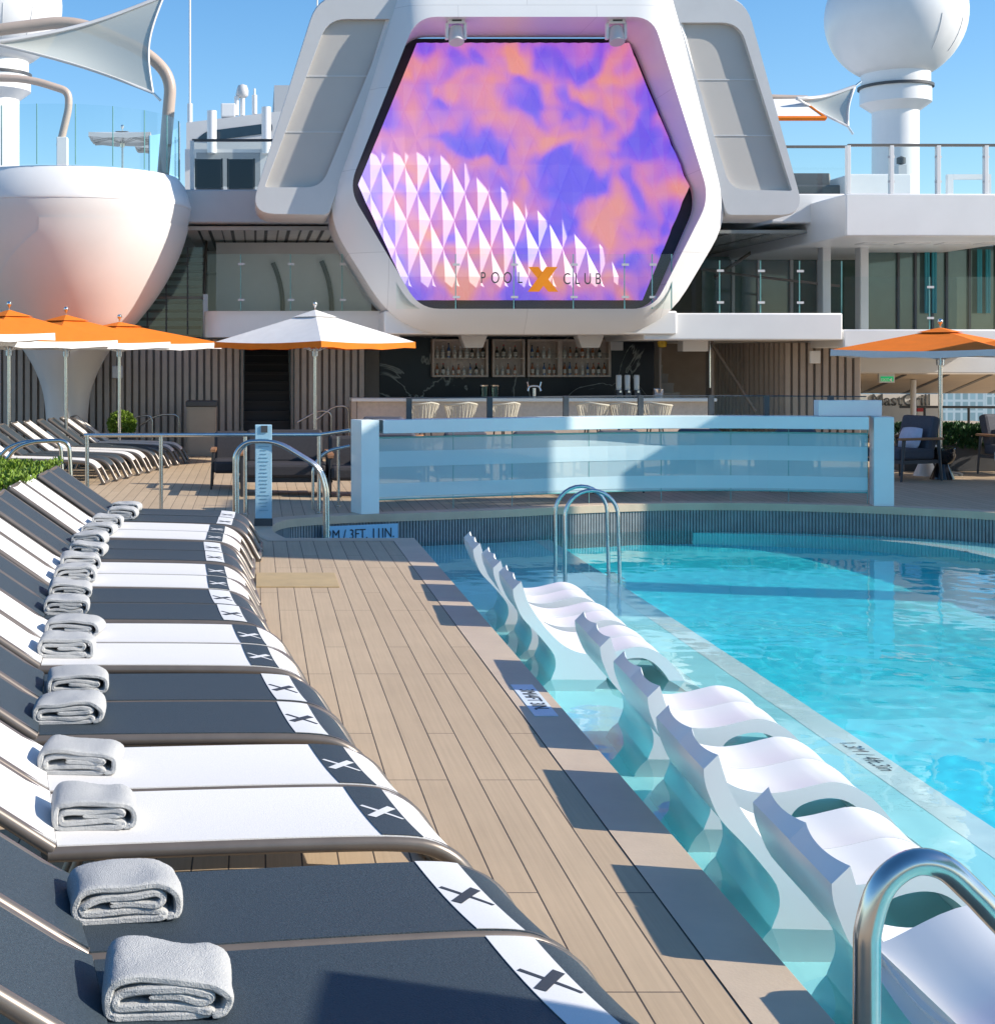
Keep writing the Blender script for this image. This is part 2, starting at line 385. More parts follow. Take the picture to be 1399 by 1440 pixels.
for z, src, sh in ((.004, outer, 0), (.004, POOL, 0), (.0, POOL, -.006), (-.095, POOL, -.006), (-.10, POOL, .03)):
    r = [Vector((p.x, p.y, z)) for p in src]
    if sh:
        r = [Vector((p.x, p.y, z)) + (Vector((o_.x - p.x, o_.y - p.y, 0)).normalized() * sh) for p, o_ in zip(src, outer)]
    rows.append(r)
cop.grid(rows, closed_u=True)
struct(cop.build('pool_coping', 'coping'))
hw = MB(); hw.box(0, .72, 12.62, 13.42, .0, .012)
tag(hw.build('deck_hatch', simple('hatch_board', (.46, .34, .18), .6, var=.1, nscale=5), bevel=.003), 'paler yellowish maintenance hatch let into the planked deck beside the last sunbeds', 'hatch')
sw = MB(); R_ = 9000
sw.add([(-R_, -R_, -24), (R_, -R_, -24), (R_, R_, -24), (-R_, R_, -24)], [(0, 1, 2, 3)])
struct(sw.build('sea', 'sea'))
hull = MB(); hull.box(-16, 22, -8, 45, -23.9, -1.8); struct(hull.build('ship_hull', 'white'))
# pool shell
ps = MB()
ps.add([(p.x, p.y, SZ) for p in [Vector((1.73, -2.5, 0)), Vector((3.86, -2.5, 0)), Vector((3.86, 19.27, 0))] + [q for q in reversed(ARC) if q.x < 3.86] + [Vector((1.73, 16.03, 0))]], [list(range(3 + len([q for q in ARC if q.x < 3.86]) + 1))])
struct(ps.build('pool_ledge', 'shelf'))
pf = MB(); pf.add([(1.7, -2.6, DZ), (11.6, -2.6, DZ), (11.6, 20, DZ), (1.7, 20, DZ)], [(0, 1, 2, 3)])
pf.add([(3.86, -2.5, DZ), (3.86, 19.3, DZ), (3.86, 19.3, SZ - .001), (3.86, -2.5, SZ - .001)], [(0, 1, 2, 3)])
struct(pf.build('pool_floor', 'deep'))
pw = MB()
for a, b in ((POOL[0], POOL[1]), (POOL[1], ARC[0]), (ARC[-1], POOL[-1]), (POOL[-1], POOL[0])):
    pw.add([(a.x, a.y, -.10), (b.x, b.y, -.10), (b.x, b.y, DZ), (a.x, a.y, DZ)], [(0, 1, 2, 3)])
struct(pw.build('pool_side', 'deep'))
# far wall of upright ribbed tiles
L = [0]
for i in range(1, len(ARC)): L.append(L[-1] + (ARC[i] - ARC[i - 1]).length)
def at_len(s):
    for i in range(1, len(ARC)):
        if s <= L[i]:
            t = (s - L[i - 1]) / (L[i] - L[i - 1]); d = (ARC[i] - ARC[i - 1]).normalized()
            return ARC[i - 1].lerp(ARC[i], t), Vector((-d.y, d.x, 0))
    d = (ARC[-1] - ARC[-2]).normalized(); return ARC[-1], Vector((-d.y, d.x, 0))
top, bot = [], []
s = 0.0
while s < L[-1]:
    for ds, off in ((0, .0), (.026, .0), (.03, .022), (.038, .022)):
        p, nn = at_len(min(s + ds, L[-1])); q = p + nn * (off + .012)
        top.append(Vector((q.x, q.y, -.098))); bot.append(Vector((q.x, q.y, DZ)))
    s += .042
rw = MB(); rw.grid([top, bot]); struct(rw.build('pool_rib_wall', 'tileg'))
def ripple(x, y):
    return .0022 * noise.noise(Vector((x * 1.3, y * 1.3, 0))) + .0015 * noise.noise(Vector((x * 3.1, y * 3.1, 3))) + .0012 * noise.noise(Vector((x * 8, y * 8, 7)))
wt = MB(); wt.grid([[Vector((.1 + i * .05, -2.5 + j * .05, WZ + ripple(.1 + i * .05, -2.5 + j * .05))) for i in range(231)] for j in range(456)])
wo = struct(wt.build('pool_water', 'water', smooth=180, origin=(0, 0, 0)))
if wo.data.polygons[0].normal.z < 0: wo.data.flip_normals()
wo.cycles.is_caustics_caster = True
bd = MB()
bd.box(3.64, 3.86, -2.5, 19.2, SZ, SZ + .006)
struct(bd.build('pool_ledge_border', 'band'))
bn = [(5.9, 19.80), (7.3, 19.45), (8.3, 18.75), (8.75, 17.3), (9.0, 13), (9.0, -2.5)]
bnp = cr_path([Vector((a, b, 0)) for a, b in bn], 4)
bm_ = MB(); bm_.prism([Vector((p.x, p.y, DZ)) for p in bnp] + [Vector((11.5, -2.5, DZ))] + [Vector((p.x, p.y, DZ)) for p in reversed(ARC) if p.x > 5.95], (0, 0, 1.13))
struct(bm_.build('pool_bench', 'shelf'))
be = MB(); be.grid([[Vector((p.x, p.y, DZ + 1.136)) for p in bnp], [Vector((p.x + .2, p.y + .06, DZ + 1.136)) for p in bnp]])
struct(be.build('pool_bench_border', 'band'))
# depth markings
def marking(name, label, x0, x1, y0, y1, z, lines, plate='plate', size=.09, rot=(0, 0, math.radians(-90)), sx=.8):
    t = thing(name, label, 'sign', ((x0 + x1) / 2, (y0 + y1) / 2, z))
    if plate: MB().box(x0, x1, y0, y1, z, z + .004).build('plate', plate, t)
    c = Vector(((x0 + x1) / 2, (y0 + y1) / 2, z + .0055)); k = len(lines)
    d = Vector((1, 0, 0)) if rot[2] < 0 else Vector((-1, 0, 0))
    for i, ln in enumerate(lines):
        text_mesh(ln, size, 'lettering', 'markd', t, c + d * ((k - 1) / 2 - i) * size * 1.05, rot, .0008, sx)
    return t
marking('depth_sign', 'small white depth plate with dark figures set in the stone pool coping', 1.54, 1.672, 8.10, 8.87, .004, ['3M/4FT 3IN.'], size=.12, rot=(0, 0, math.radians(-90)), sx=.82)
marking('depth_lettering', 'dark depth figures 1.3M / 4ft.3in on the white underwater tile border', 3.66, 3.84, 8.3, 9.7, SZ + .006, ['1.3M / 4ft.3in'], plate=None, size=.15)
marking('bench_lettering', 'tiny dark depth figures on the far curved underwater border', 8.55, 8.75, 17.3, 18.6, DZ + 1.137, ['1.3M'], plate=None, size=.15)
t = thing('wall_depth_sign', 'pale blue depth plate reading 2M / 3FT 11IN. on the far ribbed pool wall', 'sign', (1.3, 18.2, -.37))
pa, pb = G(452, 741, -.11), G(562, 740, -.11)
pa = Vector((.80, 18.06, 0)); pb = Vector((1.80, 18.42, 0))
ang = math.atan2(pb.y - pa.y, pb.x - pa.x)
MB().obox(((pa.x + pb.x) / 2, (pa.y + pb.y) / 2, -.235), (1.02, .02, .25), rz=ang).build('plate', simple('sky_blue_plate', (.30, .55, .74), .4, var=.05), t)
text_mesh('2M / 3FT. 11IN.', .175, 'lettering', 'markd', t, ((pa.x + pb.x) / 2 + .012 * math.sin(ang), (pa.y + pb.y) / 2 - .015, -.225), (math.radians(90), 0, ang), .002, .82)

# ------------------------------------------------------------------ sunbeds along the pool deck
LW = .60
def lounger_parts(root, kind, detail=True):
    fab = 'navy' if kind == 'black' else 'wfab'
    bandm, markm = ('markw', 'markd') if kind == 'black' else ('navy', 'markw')
    r = .029; hy = LW / 2 - r
    side = [(-1.40, 0, .372), (-.9, 0, .362), (-.45, 0, .350), (-.22, 0, .338), (-.10, 0, .316), (-.01, 0, .262), (.05, 0, .18), (.10, 0, .085), (.135, 0, .026)]
    side = cr_path(side, 4)
    fr = MB()
    for sg in (-1, 1): fr.tube([(p.x, sg * hy, p.z) for p in side], r, 10)
    fr.tube([(.135, -hy, .026), (.135, hy, .026)], r, 8)
    fr.tube([(-1.40, -hy, .372), (-1.40, hy, .372)], r * .8, 8)
    fr.build('seat_frame', 'taupe', root, smooth=50)
    for sg in (-1, 1):
        MB().tube([(-1.22, sg * (hy - .03), .35), (-1.28, sg * (hy - .03), .15), (-1.34, sg * (hy - .03), .02)], .018, 8).build('rear_leg', 'taupe', root, smooth=50)
    b = math.radians(35); L_ = .76
    hx, hz = -1.385, .386
    bt = MB()
    tip = (hx - L_ * math.cos(b), hz + L_ * math.sin(b))
    for sg in (-1, 1): bt.tube([(hx, sg * hy, hz), (tip[0], sg * hy, tip[1])], r * .92, 10)
    bt.tube([(tip[0], -hy, tip[1]), (tip[0], hy, tip[1])], r * .8, 8)
    bt.tube([(hx - .35 * math.cos(b), 0, hz + .35 * math.sin(b) - .04), (-1.75, 0, .03)], .014, 6)
    bt.tube([(-1.75, -hy * .8, .03), (-1.75, hy * .8, .03)], .014, 6)
    bt.build('back_frame', 'taupe', root, smooth=50)
    # sling fabric, sagging a little between the tubes and folding down over the foot end
    prof = [(p.x, p.z + .030) for p in side if p.x < .03]
    prof[0] = (-1.37, prof[0][1])
    ew = hy + .011
    def sheet(pr, sag, dz=0.0, w=ew, th=.006):
        rows = []
        for (x, z) in pr:
            rows.append([Vector((x, w * v, z + dz - sag * (1 - v * v))) for v in (-1, -.75, -.5, -.25, 0, .25, .5, .75, 1)])
        m = MB(); m.grid(rows); low = [[p - Vector((0, 0, th)) for p in rr] for rr in rows]; m.grid(low)
        m.grid([[r_[0] for r_ in rows], [r_[0] for r_ in low]]); m.grid([[r_[-1] for r_ in rows], [r_[-1] for r_ in low]])
        m.grid([rows[0], low[0]]); m.grid([rows[-1], low[-1]])
        return m
    sheet(prof, .010).build('seat_sling', fab, root, smooth=40)
    bp = [(hx - k / 8 * L_ * math.cos(b) - .0, hz + .028 + k / 8 * L_ * math.sin(b)) for k in range(9)]
    bp[0] = (hx + .012, hz + .027)
    sheet(bp, .012).build('back_sling', fab, root, smooth=40)
    if not detail: return
    sel = [(x, z) for (x, z) in prof if -.30 < x < -.10]
    def interp(x):
        for (x0, z0), (x1, z1) in zip(prof, prof[1:]):
            if x0 <= x <= x1: return z0 + (z1 - z0) * (x - x0) / (x1 - x0)
        return prof[-1][1]
    xs = [-.275 + .145 * k / 5 for k in range(6)]
    bn_ = sheet([(x, interp(x)) for x in xs], .010, .0035, ew - .001, .002).build('foot_band', bandm, root, smooth=60)
    mk = MB()
    def stroke(x0, y0, x1, y1, w):
        a, c = Vector((x0, y0, 0)), Vector((x1, y1, 0)); d = (c - a).normalized(); q = Vector((-d.y, d.x, 0)) * w / 2
        rw_ = []
        for k in range(5):
            m_ = a.lerp(c, k / 4); rr = []
            for e in (m_ - q, m_ + q): rr.append(Vector((e.x, e.y, interp(e.x) + .0052 - .010 * (1 - (e.y / ew) ** 2))))
            rw_.append(rr)
        mk.grid(rw_)
    stroke(-.262, .070, -.142, -.070, .016); stroke(-.255, -.058, -.150, .062, .034)
    mk.build('cross_mark', markm, bn_)
def make_lounger(kind):
    root = thing('sun_lounger', 'x', 'sun lounger', (0, 0, 0), 0, 'sun loungers in a row along the pool deck')
    lounger_parts(root, kind); return root
PROTO = {}
ORD = ['nearest', 'second', 'third', 'fourth', 'fifth']
ANG = [12.0, 10.0, 7.5, 6.0, 6.0, 3.5, 3.0, 0, -1.0]
MX = [.773, .641, .454, .344, .208, .136, .023, -.038, -.152, -.225, -.27, -.30, -.333, -.367, -.37, -.366, -.305, -.291]
MY = [3.84, 4.445, 5.26, 5.865, 6.61, 7.215, 7.98, 8.585, 9.30, 9.905, 10.54, 11.145, 11.90, 12.505, 13.22, 13.825, 14.47, 15.075]
cnt = {'black': 0, 'white': 0}
LOUNGERS = []
for i in range(9):
    kind = 'black' if i % 2 == 0 else 'white'
    k = cnt[kind]; cnt[kind] += 1
    for j in range(2):
        if kind in PROTO: o = copy_tree(PROTO[kind])
        else: o = PROTO[kind] = make_lounger(kind)
        a_ = math.radians(ANG[i]); y = MY[i * 2 + j] + .2 * math.sin(a_); x = MX[i * 2 + j] + .2 * math.cos(a_)
        o.location = (x, y, 0); o.rotation_euler = (0, 0, a_)
        which = ('nearer' if j == 0 else 'farther') + ' sunbed of the ' + ORD[k] + ' ' + kind + ' pair'
        if kind == 'black' and k == 4: which = ('nearer' if j == 0 else 'farther') + ' sunbed of the farthest black pair'
        if kind == 'white' and k == 3: which = ('nearer' if j == 0 else 'farther') + ' sunbed of the farthest white pair'
        o['label'] = ('navy black mesh, ' if kind == 'black' else 'white mesh, ') + which
        LOUNGERS.append((o, kind, k, j, i))
# folded terry towels: a thick ribbon folded over itself, ends showing
def towel_mesh(seed):
    rnd = random.Random(seed)
    J = lambda a: a + rnd.uniform(-.007, .007); tilt = rnd.uniform(-.10, .12); bow = rnd.uniform(-.02, .03)
    base = [(-.05, .060), (.03, J(.058)), (.085, J(.056)), (.105, .066), (.085, J(.077)), (0, J(.079)), (-.09, .078), (-.128, .066), (-.132, .046), (-.118, .035),
            (-.05, J(.034)), (.04, J(.036)), (.09, J(.033)), (.108, .026), (.09, .013), (0, .011), (-.10, .012), (-.142, .018), (-.152, .045), (-.148, .082), (-.125, .102), (-.06, .106),
            (.04, J(.104)), (.105, .100), (.142, .080), (.150, .050), (.140, .022), (.11, .012)]
    path = cr_path([Vector((a, 0, b)) for a, b in base], 3); n = len(path); th = .0136
    ys = [-.118, -.112, -.08, -.04, 0, .04, .08, .112, .118]
    outer, inner = [], []
    for y in ys:
        ro, ri = [], []
        e = abs(y) > .115
        for i, p in enumerate(path):
            t_ = (path[min(i + 1, n - 1)] - path[max(i - 1, 0)]).normalized(); q = Vector((-t_.z, 0, t_.x)); w = th * (.45 if e else 1)
            wob = noise.noise(Vector((p.x * 9 + seed * 3.1, y * 5, p.z * 22))) * .011
            wob2 = noise.noise(Vector((p.x * 30 + seed, y * 22, p.z * 60))) * .0022
            yy = y + (noise.noise(Vector((i * .23 + seed * 7, 0, 0))) * .010 if abs(y) > .1 else 0)
            c = Vector((p.x + .012 * noise.noise(Vector((seed * 5.0, y * 6, p.z * 8))), yy, p.z * (1 + tilt * p.x / .15 + bow * math.cos(p.x * 14)) + wob * (1.3 if p.z > .02 else .1)))
            ro.append(c + q * (w + wob2)); ri.append(c - q * (w - wob2))
        outer.append(ro); inner.append(ri)
    m = MB(); m.grid(outer); m.grid(inner)
    for k in (0, -1): m.grid([outer[k], inner[k]])
    m.grid([[r[0] for r in outer], [r[0] for r in inner]]); m.grid([[r[-1] for r in outer], [r[-1] for r in inner]])
    return m
TW = []
for (lo, kind, k, j, i) in LOUNGERS:
    r = random.Random(i * 7 + j)
    src = TW[(i * 2 + j) % 9] if len(TW) >= 9 else None
    if src is None:
        o = towel_mesh(len(TW) + 1).build('folded_towel', 'towel', smooth=180, origin=(0, 0, 0))
        ss = o.modifiers.new('soft', 'SUBSURF'); ss.levels = 2; ss.render_levels = 2
        tx = bpy.data.textures.get('terry') or bpy.data.textures.new('terry', 'CLOUDS'); tx.noise_scale = .011; tx.noise_depth = 3
        dm = o.modifiers.new('nap', 'DISPLACE'); dm.texture = tx; dm.strength = .0035; dm.mid_level = .5; dm.texture_coords = 'LOCAL'; TW.append(o)
    else:
        o = src.copy(); COL.objects.link(o)
    dx = -1.225 + r.uniform(-.02, .02)
    a_ = lo.rotation_euler.z; dy = r.uniform(-.02, .04)
    o.location = (lo.location.x + dx * math.cos(a_) - dy * math.sin(a_), lo.location.y + dx * math.sin(a_) + dy * math.cos(a_), .3885); o.rotation_euler = (0, 0, a_ * .5 + math.radians(r.uniform(-7, 5)))
    sc = 1.0 if i < 1 else (.93 if i < 4 else .9); o.scale = (sc * r.uniform(.95, 1.04), 1.0 * r.uniform(.92, 1.04), r.uniform(.82, .95) if i else .92)
    tag(o, 'folded grey terry towel on the ' + lo['label'].split(', ')[1], 'towel', 'folded towels on the sun loungers')

# ------------------------------------------------------------------ moulded loungers standing on the pool ledge
PT = [(0, .347), (.02, .28), (.033, .24), (.047, .20), (.085, .135), (.135, .06), (.205, -.025), (.295, -.11), (.40, -.165), (.52, -.185), (.64, -.172), (.75, -.145), (.85, -.125), (.95, -.145), (1.04, -.20), (1.12, -.285), (1.20, -.40), (1.27, -.55), (1.33, -.718)]
BACK = [(.14, -.72), (.155, -.60), (.185, -.47), (.222, -.356), (.250, -.276), (.238, -.19), (.172, -.10), (.098, -.015), (.01, .078), (-.036, .175), (-.055, .235), (-.06, .287)]
ARCH = [(1.20, -.72), (1.14, -.54), (1.07, -.37), (1.0, -.278), (.93, -.224), (.85, -.205), (.76, -.218), (.68, -.255), (.63, -.33), (.585, -.46), (.55, -.60), (.53, -.72)]
def ledge_lounger():
    V3 = lambda L_: [Vector((a, 0, b)) for a, b in L_]
    top = cr_path(V3(PT), 3); arch = cr_path(V3(ARCH), 3); back = cr_path(V3(BACK), 3)
    loop = [(p, 1) for p in top] + [(p, 0) for p in arch] + [(p, 2) for p in back]
    W = .437; K = 17; rows = []
    for k in range(K):
        v = -1 + 2 * k / (K - 1); y = v * (W / 2 - .0015); f = 1 - v * v; r = []
        for i, (p, q) in enumerate(loop):
            if q == 1: r.append(Vector((p.x - f * (.022 if i < 12 else 0), y, p.z - f * (.012 if i < 5 else .010))))
            else: r.append(Vector((p.x, y, p.z)))
        rows.append(r)
    m = MB(); m.grid(rows, closed_u=True)
    n = len(loop); m.f.append(list(range(n))); m.f.append([(K - 1) * n + i for i in range(n)])
    return m
YN = [4.74, 6.06, 7.33, 8.60, 10.72, 11.80, 12.92]
XN = [1.933, 1.922, 2.03, 2.09, 1.95, 1.98, 1.985]
first = None
PO = ['nearest', 'second', 'third', 'fourth', 'fifth', 'sixth', 'farthest']
for i in range(7):
    for j in range(2):
        if first is None:
            o = first = ledge_lounger().build('pool_lounger', 'plastic', smooth=38, origin=(0, 0, 0))
        else: o = first.copy(); COL.objects.link(o)
        o.location = (XN[i] + .022 * j, YN[i] + .2185 + .4385 * j, 0); o.rotation_euler = (0, 0, math.radians(-2.5))
        tag(o, 'white moulded in-pool lounger, ' + ('nearer' if j == 0 else 'farther') + ' half of the ' + PO[i] + ' pair on the ledge', 'pool lounger', 'white loungers standing on the pool ledge')
# low saddle table in the near corner of the ledge
def saddle_table():
    K = 15; x0, x1 = 1.885, 2.58; y0, y1 = 3.86, 4.47; rows = []; und = []
    for k in range(K):
        u = k / (K - 1); x = x0 + (x1 - x0) * u
        zt = .20 + .13 * math.sin(math.pi * min(1, u * .98)) ** 1.3
        r, q = [], []
        for j in range(9):
            v = j / 8; y = y0 + (y1 - y0) * v; r.append(Vector((x, y, zt - .05 * math.sin(math.pi * v)))); q.append(Vector((x, y, zt - .05 * math.sin(math.pi * v) - .075 - .0)))
        rows.append(r); und.append(q)
    m = MB(); m.grid(rows); m.grid(und)
    m.grid([[r[0] for r in rows], [r[0] for r in und]]); m.grid([[r[-1] for r in rows], [r[-1] for r in und]])
    for xa, xb, xc, xd in ((x0, x0 + .10, x0 + .16, x0 + .42), (x1, x1 - .10, x1 - .06, x1 - .02)):
        m.grid([[Vector((xa, y0, .20)), Vector((xa, y1, .20))], [Vector((xc, y0, -.15)), Vector((xc, y1, -.15))], [Vector((xd, y0, SZ)), Vector((xd, y1, SZ))]])
        m.grid([[Vector((xb, y0, .17)), Vector((xb, y1, .17))], [Vector((xc + .1 * (1 if xa == x0 else -1), y0, -.13)), Vector((xc + .1 * (1 if xa == x0 else -1), y1, -.13))], [Vector((xd + .09 * (1 if xa == x0 else -1), y0, SZ)), Vector((xd + .09 * (1 if xa == x0 else -1), y1, SZ))]])
        for y in (y0, y1):
            sg = 1 if xa == x0 else -1
            m.grid([[Vector((xa, y, .20)), Vector((xb, y, .17))], [Vector((xc, y, -.15)), Vector((xc + .1 * sg, y, -.13))], [Vector((xd, y, SZ)), Vector((xd + .09 * sg, y, SZ))]])
    return m
tag(saddle_table().build('pool_table', 'plastic', smooth=40), 'white moulded saddle-topped table with arched sides, in the near pool corner behind the steel handrail', 'pool table')

# ------------------------------------------------------------------ handrails and ladder
def rail(name, label, cat, paths, r, mat='steel', posts=(), group=None):
    ps_ = [Vector(p) for pt in paths for p in pt]
    base = min(ps_, key=lambda p: p.z)
    t = thing(name, label, cat, (base.x, base.y, base.z), 0, group)
    for pt in paths: MB().tube(pt, r, 14).build('rail_tube', mat, t, smooth=60)
    for (x, y, z0, z1) in posts:
        MB().tube([(x, y, z0), (x, y, z1)], r, 12).build('post', mat, t, smooth=60)
        MB().lathe([(r * 2.0, z0), (r * 2.0, z0 + .012), (r * 1.1, z0 + .016)], x, y, 16).build('base_ring', mat, t, smooth=40)
    return t
Y = 3.12
rail('handrail', 'thick brushed steel handrail arching over the near pool edge in the foreground', 'handrail',
     [cr_path([(1.301, Y, 0), (1.301, Y, .40), (1.301, Y, .70), (1.305, Y, .785), (1.335, Y, .872), (1.395, Y, .918), (1.46, Y, .912), (1.52, Y, .862), (1.58, Y, .80), (1.80, Y, .57), (1.98, Y, .38), (2.03, Y, .28), (2.03, Y, -.1), (2.03, Y, SZ)], 6)], .0285)
lt = thing('pool_ladder', 'steel pool ladder with two hooped rails standing at the ledge of the far pool', 'ladder', (3.6, 15.9, SZ))
for yy, nm in ((16.15, 'rail_hoop'), (15.65, 'rail_hoop')):
    x0, x1 = 3.30, 3.87; R = (x1 - x0) / 2; zt = .56 - R
    MB().tube([(x0, yy, SZ)] + [(x0 + R - R * math.cos(a * math.pi / 14), yy, zt + R * math.sin(a * math.pi / 14)) for a in range(15)] + [(x1 + .04, yy, DZ + .25)], .021, 12).build(nm, 'steel', lt, smooth=60)
for k in range(3): MB().box(3.84, 3.95, 15.65, 16.15, -.52 - .22 * k, -.49 - .22 * k).build('step', 'steel', lt)
# stair rails by the far end of the sunbeds
for yy, lab in ((16.45, 'nearer'), (17.15, 'farther')):
    pts = [P(330, 725, yy), P(330, 637, yy), P(345, 621, yy), P(387, 620, yy), P(448, 657, yy), P(457, 690, yy)]
    pts[0].z = 0
    last = pts[-1].copy(); last.z = SZ; pts.append(last)
    dx = 0.0 if lab == 'nearer' else .03
    pts = [p + Vector((dx, 0, 0)) for p in pts]
    rail('stair_rail', 'bent steel stair rail stepping into the pool recess, ' + lab + ' of the two behind the sunbeds', 'handrail', [fillet(pts, [0, .12, .12, .3, .25, .1, 0], 7)], .024, group='pool stair rails')
for yy, off, lab in ((16.6, 0, 'taller'), (17.0, -12, 'shorter')):
    pts = [P(-30 + off, 690, yy), P(21 + off, 630, yy), P(46 + off, 621, yy), P(97 + off, 619, yy), P(104 + off, 700, yy)]
    pts[0].z = .35; pts[-1].z = 0
    rail('stair_rail', 'bent steel rail beside the green hedge at left, ' + lab + ' of the pair', 'handrail', [fillet(pts, [0, .2, .15, .12, 0], 7)], .024, group='rails beside the hedge')
yl = 18.0
a, b = P(118, 612, yl), P(452, 611, yl + .6); c = P(492, 605, yl + .4)
rail('barrier_rail', 'long level steel rail on slim posts gleaming in sun behind the sunbeds', 'railing', [[a, b], [b, c]], .025,
     posts=[(a.x + .04, a.y, 0, a.z), (P(225, 612, yl).x, yl + .19, 0, a.z - .01), (P(345, 612, yl + .4).x, yl + .42, 0, a.z), (b.x - .03, b.y, 0, b.z)])
p0 = P(440, 700, 19.0); p0.z = 0; p3 = P(476, 700, 19.4); p3.z = 0
rail('barrier_rail', 'short bent steel rail beside the white end of the glass windbreak', 'railing', [fillet([p0, P(440, 655, 19.0), P(458, 634, 19.0), P(492, 627, 19.0)], [0, .15, .15, 0], 6)], .02,
     posts=[(P(449, 700, 19.2).x, 19.2, 0, .98), (p3.x, p3.y, 0, .93)])
for (xa, xb, ya, yb, lab) in ((528 / 2.8, 600 / 2.8, 515 / 2.8 + 400, 640, 'nearer the topiary'), (602 / 2.8, 706 / 2.8, 511 / 2.8 + 400, 640, 'nearer the waste bin')):
    p = [P(xa, ya + (24 if 'topiary' in lab else 40), 29.6), P(xa + 6, ya + 1, 29.6), P(xb, ya, 29.6), P(xb, 640, 29.6)]
    p[0] = P(xa - 18, ya + 16, 29.6); p[-1].z = 0
    rail('wall_rail', 'thin steel grab rail in front of the slatted wall, ' + lab, 'handrail', [fillet(p, .15, 5)], .018, group='grab rails at the slatted wall')
for (q, lab) in (([(418, 594), (448, 577), (466, 579), (466, 622)], 'lower'), ([(440, 594), (470, 571), (490, 571), (492, 590)], 'upper')):
    pp = [P(x, y, 29.2) for x, y in q]; pp[-1].z = 0
    rail('wall_rail', 'thin angled steel rail beside the left bar end, ' + lab + ' of two', 'handrail', [fillet(pp, .12, 5)], .018, group='angled rails at the bar')
# blue notice post
t = thing('notice_post', 'tall pale blue notice post with faint print, on dark foot beside the stair rails', 'post', (.085, 17.25, 0))
MB().box(-.02, .195, 17.15, 17.35, 0, .09).build('foot', 'darkgrey', t, bevel=.006)
MB().box(-.01, .185, 17.16, 17.34, .09, 1.185).build('column', 'bluepost', t, bevel=.006)
MB().box(.06, .135, 17.148, 17.158, 1.10, 1.18).build('cap_slot', 'darkgrey', t)
pr = MB()
for k in range(20):
    z = 1.02 - k * .044; w = random.Random(k).uniform(.05, .13)
    pr.box(.09 - w / 2, .09 + w / 2, 17.155, 17.159, z, z + .009)
pr.build('print', simple('faint_print', (.20, .40, .52), .5), t)
# ------------------------------------------------------------------ parasols
def umbrella(name_label, x, y, R, zr, za, top, under, rot=0.0, group=None, pole_r=.032):
    t = thing('parasol', name_label, 'parasol', (0, 0, 0), 0, group)
    MB().tube([(0, 0, .03), (0, 0, za - .03)], pole_r, 12).build('pole', 'steel', t, smooth=60)
    MB().lathe([(.36, 0), (.36, .03), (.30, .05), (.06, .06), (.05, .22)], 0, 0, 20).build('base', 'darkgrey', t, smooth=40)
    cor = [Vector((R * math.cos(a), R * math.sin(a), zr)) for a in [k * math.pi / 2 for k in range(4)]]
    for nm, mat, dz, k0 in (('canopy', top, 0, 0), ('lining', under, -.022, 0)):
        m = MB()
        for q in range(4):
            a, b = cor[q], cor[(q + 1) % 4]; rows = []
            for i in range(9):
                u = .04 + .96 * i / 8; r = []
                for j in range(9):
                    v = j / 8; p = a.lerp(b, v); c = Vector((p.x * u, p.y * u, za + (zr - za) * u + dz))
                    c.z -= .035 * math.sin(math.pi * v) * u
                    r.append(c)
                rows.append(r)
            m.grid(rows)
        m.build(nm, mat, t, smooth=20)
    tr = MB()
    for q in range(4):
        a, b = cor[q], cor[(q + 1) % 4]; r1, r2 = [], []
        for j in range(9):
            v = j / 8; p = a.lerp(b, v); z = zr - .035 * math.sin(math.pi * v)
            r1.append(Vector((p.x * 1.003, p.y * 1.003, z + .006))); r2.append(Vector((p.x * 1.006, p.y * 1.006, z - .10 + .012 * math.sin(j * 2.1))))
        tr.grid([r1, r2])
    tr.build('valance', under, t, smooth=20)
    cap = MB(); cc = [Vector((R * .22 * math.cos(a), R * .22 * math.sin(a), za - (za - zr) * .22 + .022)) for a in [k * math.pi / 2 for k in range(4)]]
    ap = Vector((0, 0, za + .03))
    for q in range(4): cap.add([ap, cc[q], cc[(q + 1) % 4]], [(0, 1, 2)])
    cap.build('vent_cap', top, t)
    MB().lathe([(.0, 0), (.016, .0), (.016, .05), (.034, .065), (.045, .10), (.034, .135), (0, .148)] and [(.014, za + .03), (.014, za + .08), (.036, za + .10), (.045, za + .135), (.034, za + .165), (.001, za + .18)], 0, 0, 14).build('finial', 'chrome', t, smooth=60)
    MB().lathe([(pole_r + .028, zr - .26), (pole_r + .034, zr - .12), (pole_r + .012, zr - .10)], 0, 0, 14).build('hub', 'steel', t, smooth=40)
    for k in range(8):
        a = k * math.pi / 4; rr = R if k % 2 == 0 else R * .7071
        d = Vector((math.cos(a), math.sin(a), 0))
        MB().bar(d * .05 + Vector((0, 0, za - .10)), d * rr * .97 + Vector((0, 0, zr - .045 - .05 * (k % 2))), .018, .022).bar(d * .06 + Vector((0, 0, zr - .16)), d * rr * .52 + Vector((0, 0, zr + (za - zr) * .48 - .045)), .016, .02).build('rib', 'wcanvas' if under == 'wcanvas' else 'steel', t)
    t.location = (x, y, 0); t.rotation_euler = (0, 0, rot)
    return t
def U(label, px, Y, hd, yr, ya, top, under, rot, group='parasols round the pool deck'):
    return umbrella(label, (px - VX) * Y / F, Y, hd * Y / F, H - (yr - VY) * Y / F + .04, H - (ya - VY) * Y / F - .02, top, under, rot, group)
U('white canvas parasol with orange border standing left of the bar', 443, 26.8, 141, 484, 436, 'wcanvas', 'orange', math.radians(1))
U('orange parasol with white border, rightmost of the left group, above the topiary ball', 168, 27.4, 143, 485, 453, 'orange', 'wcanvas', math.radians(-2))
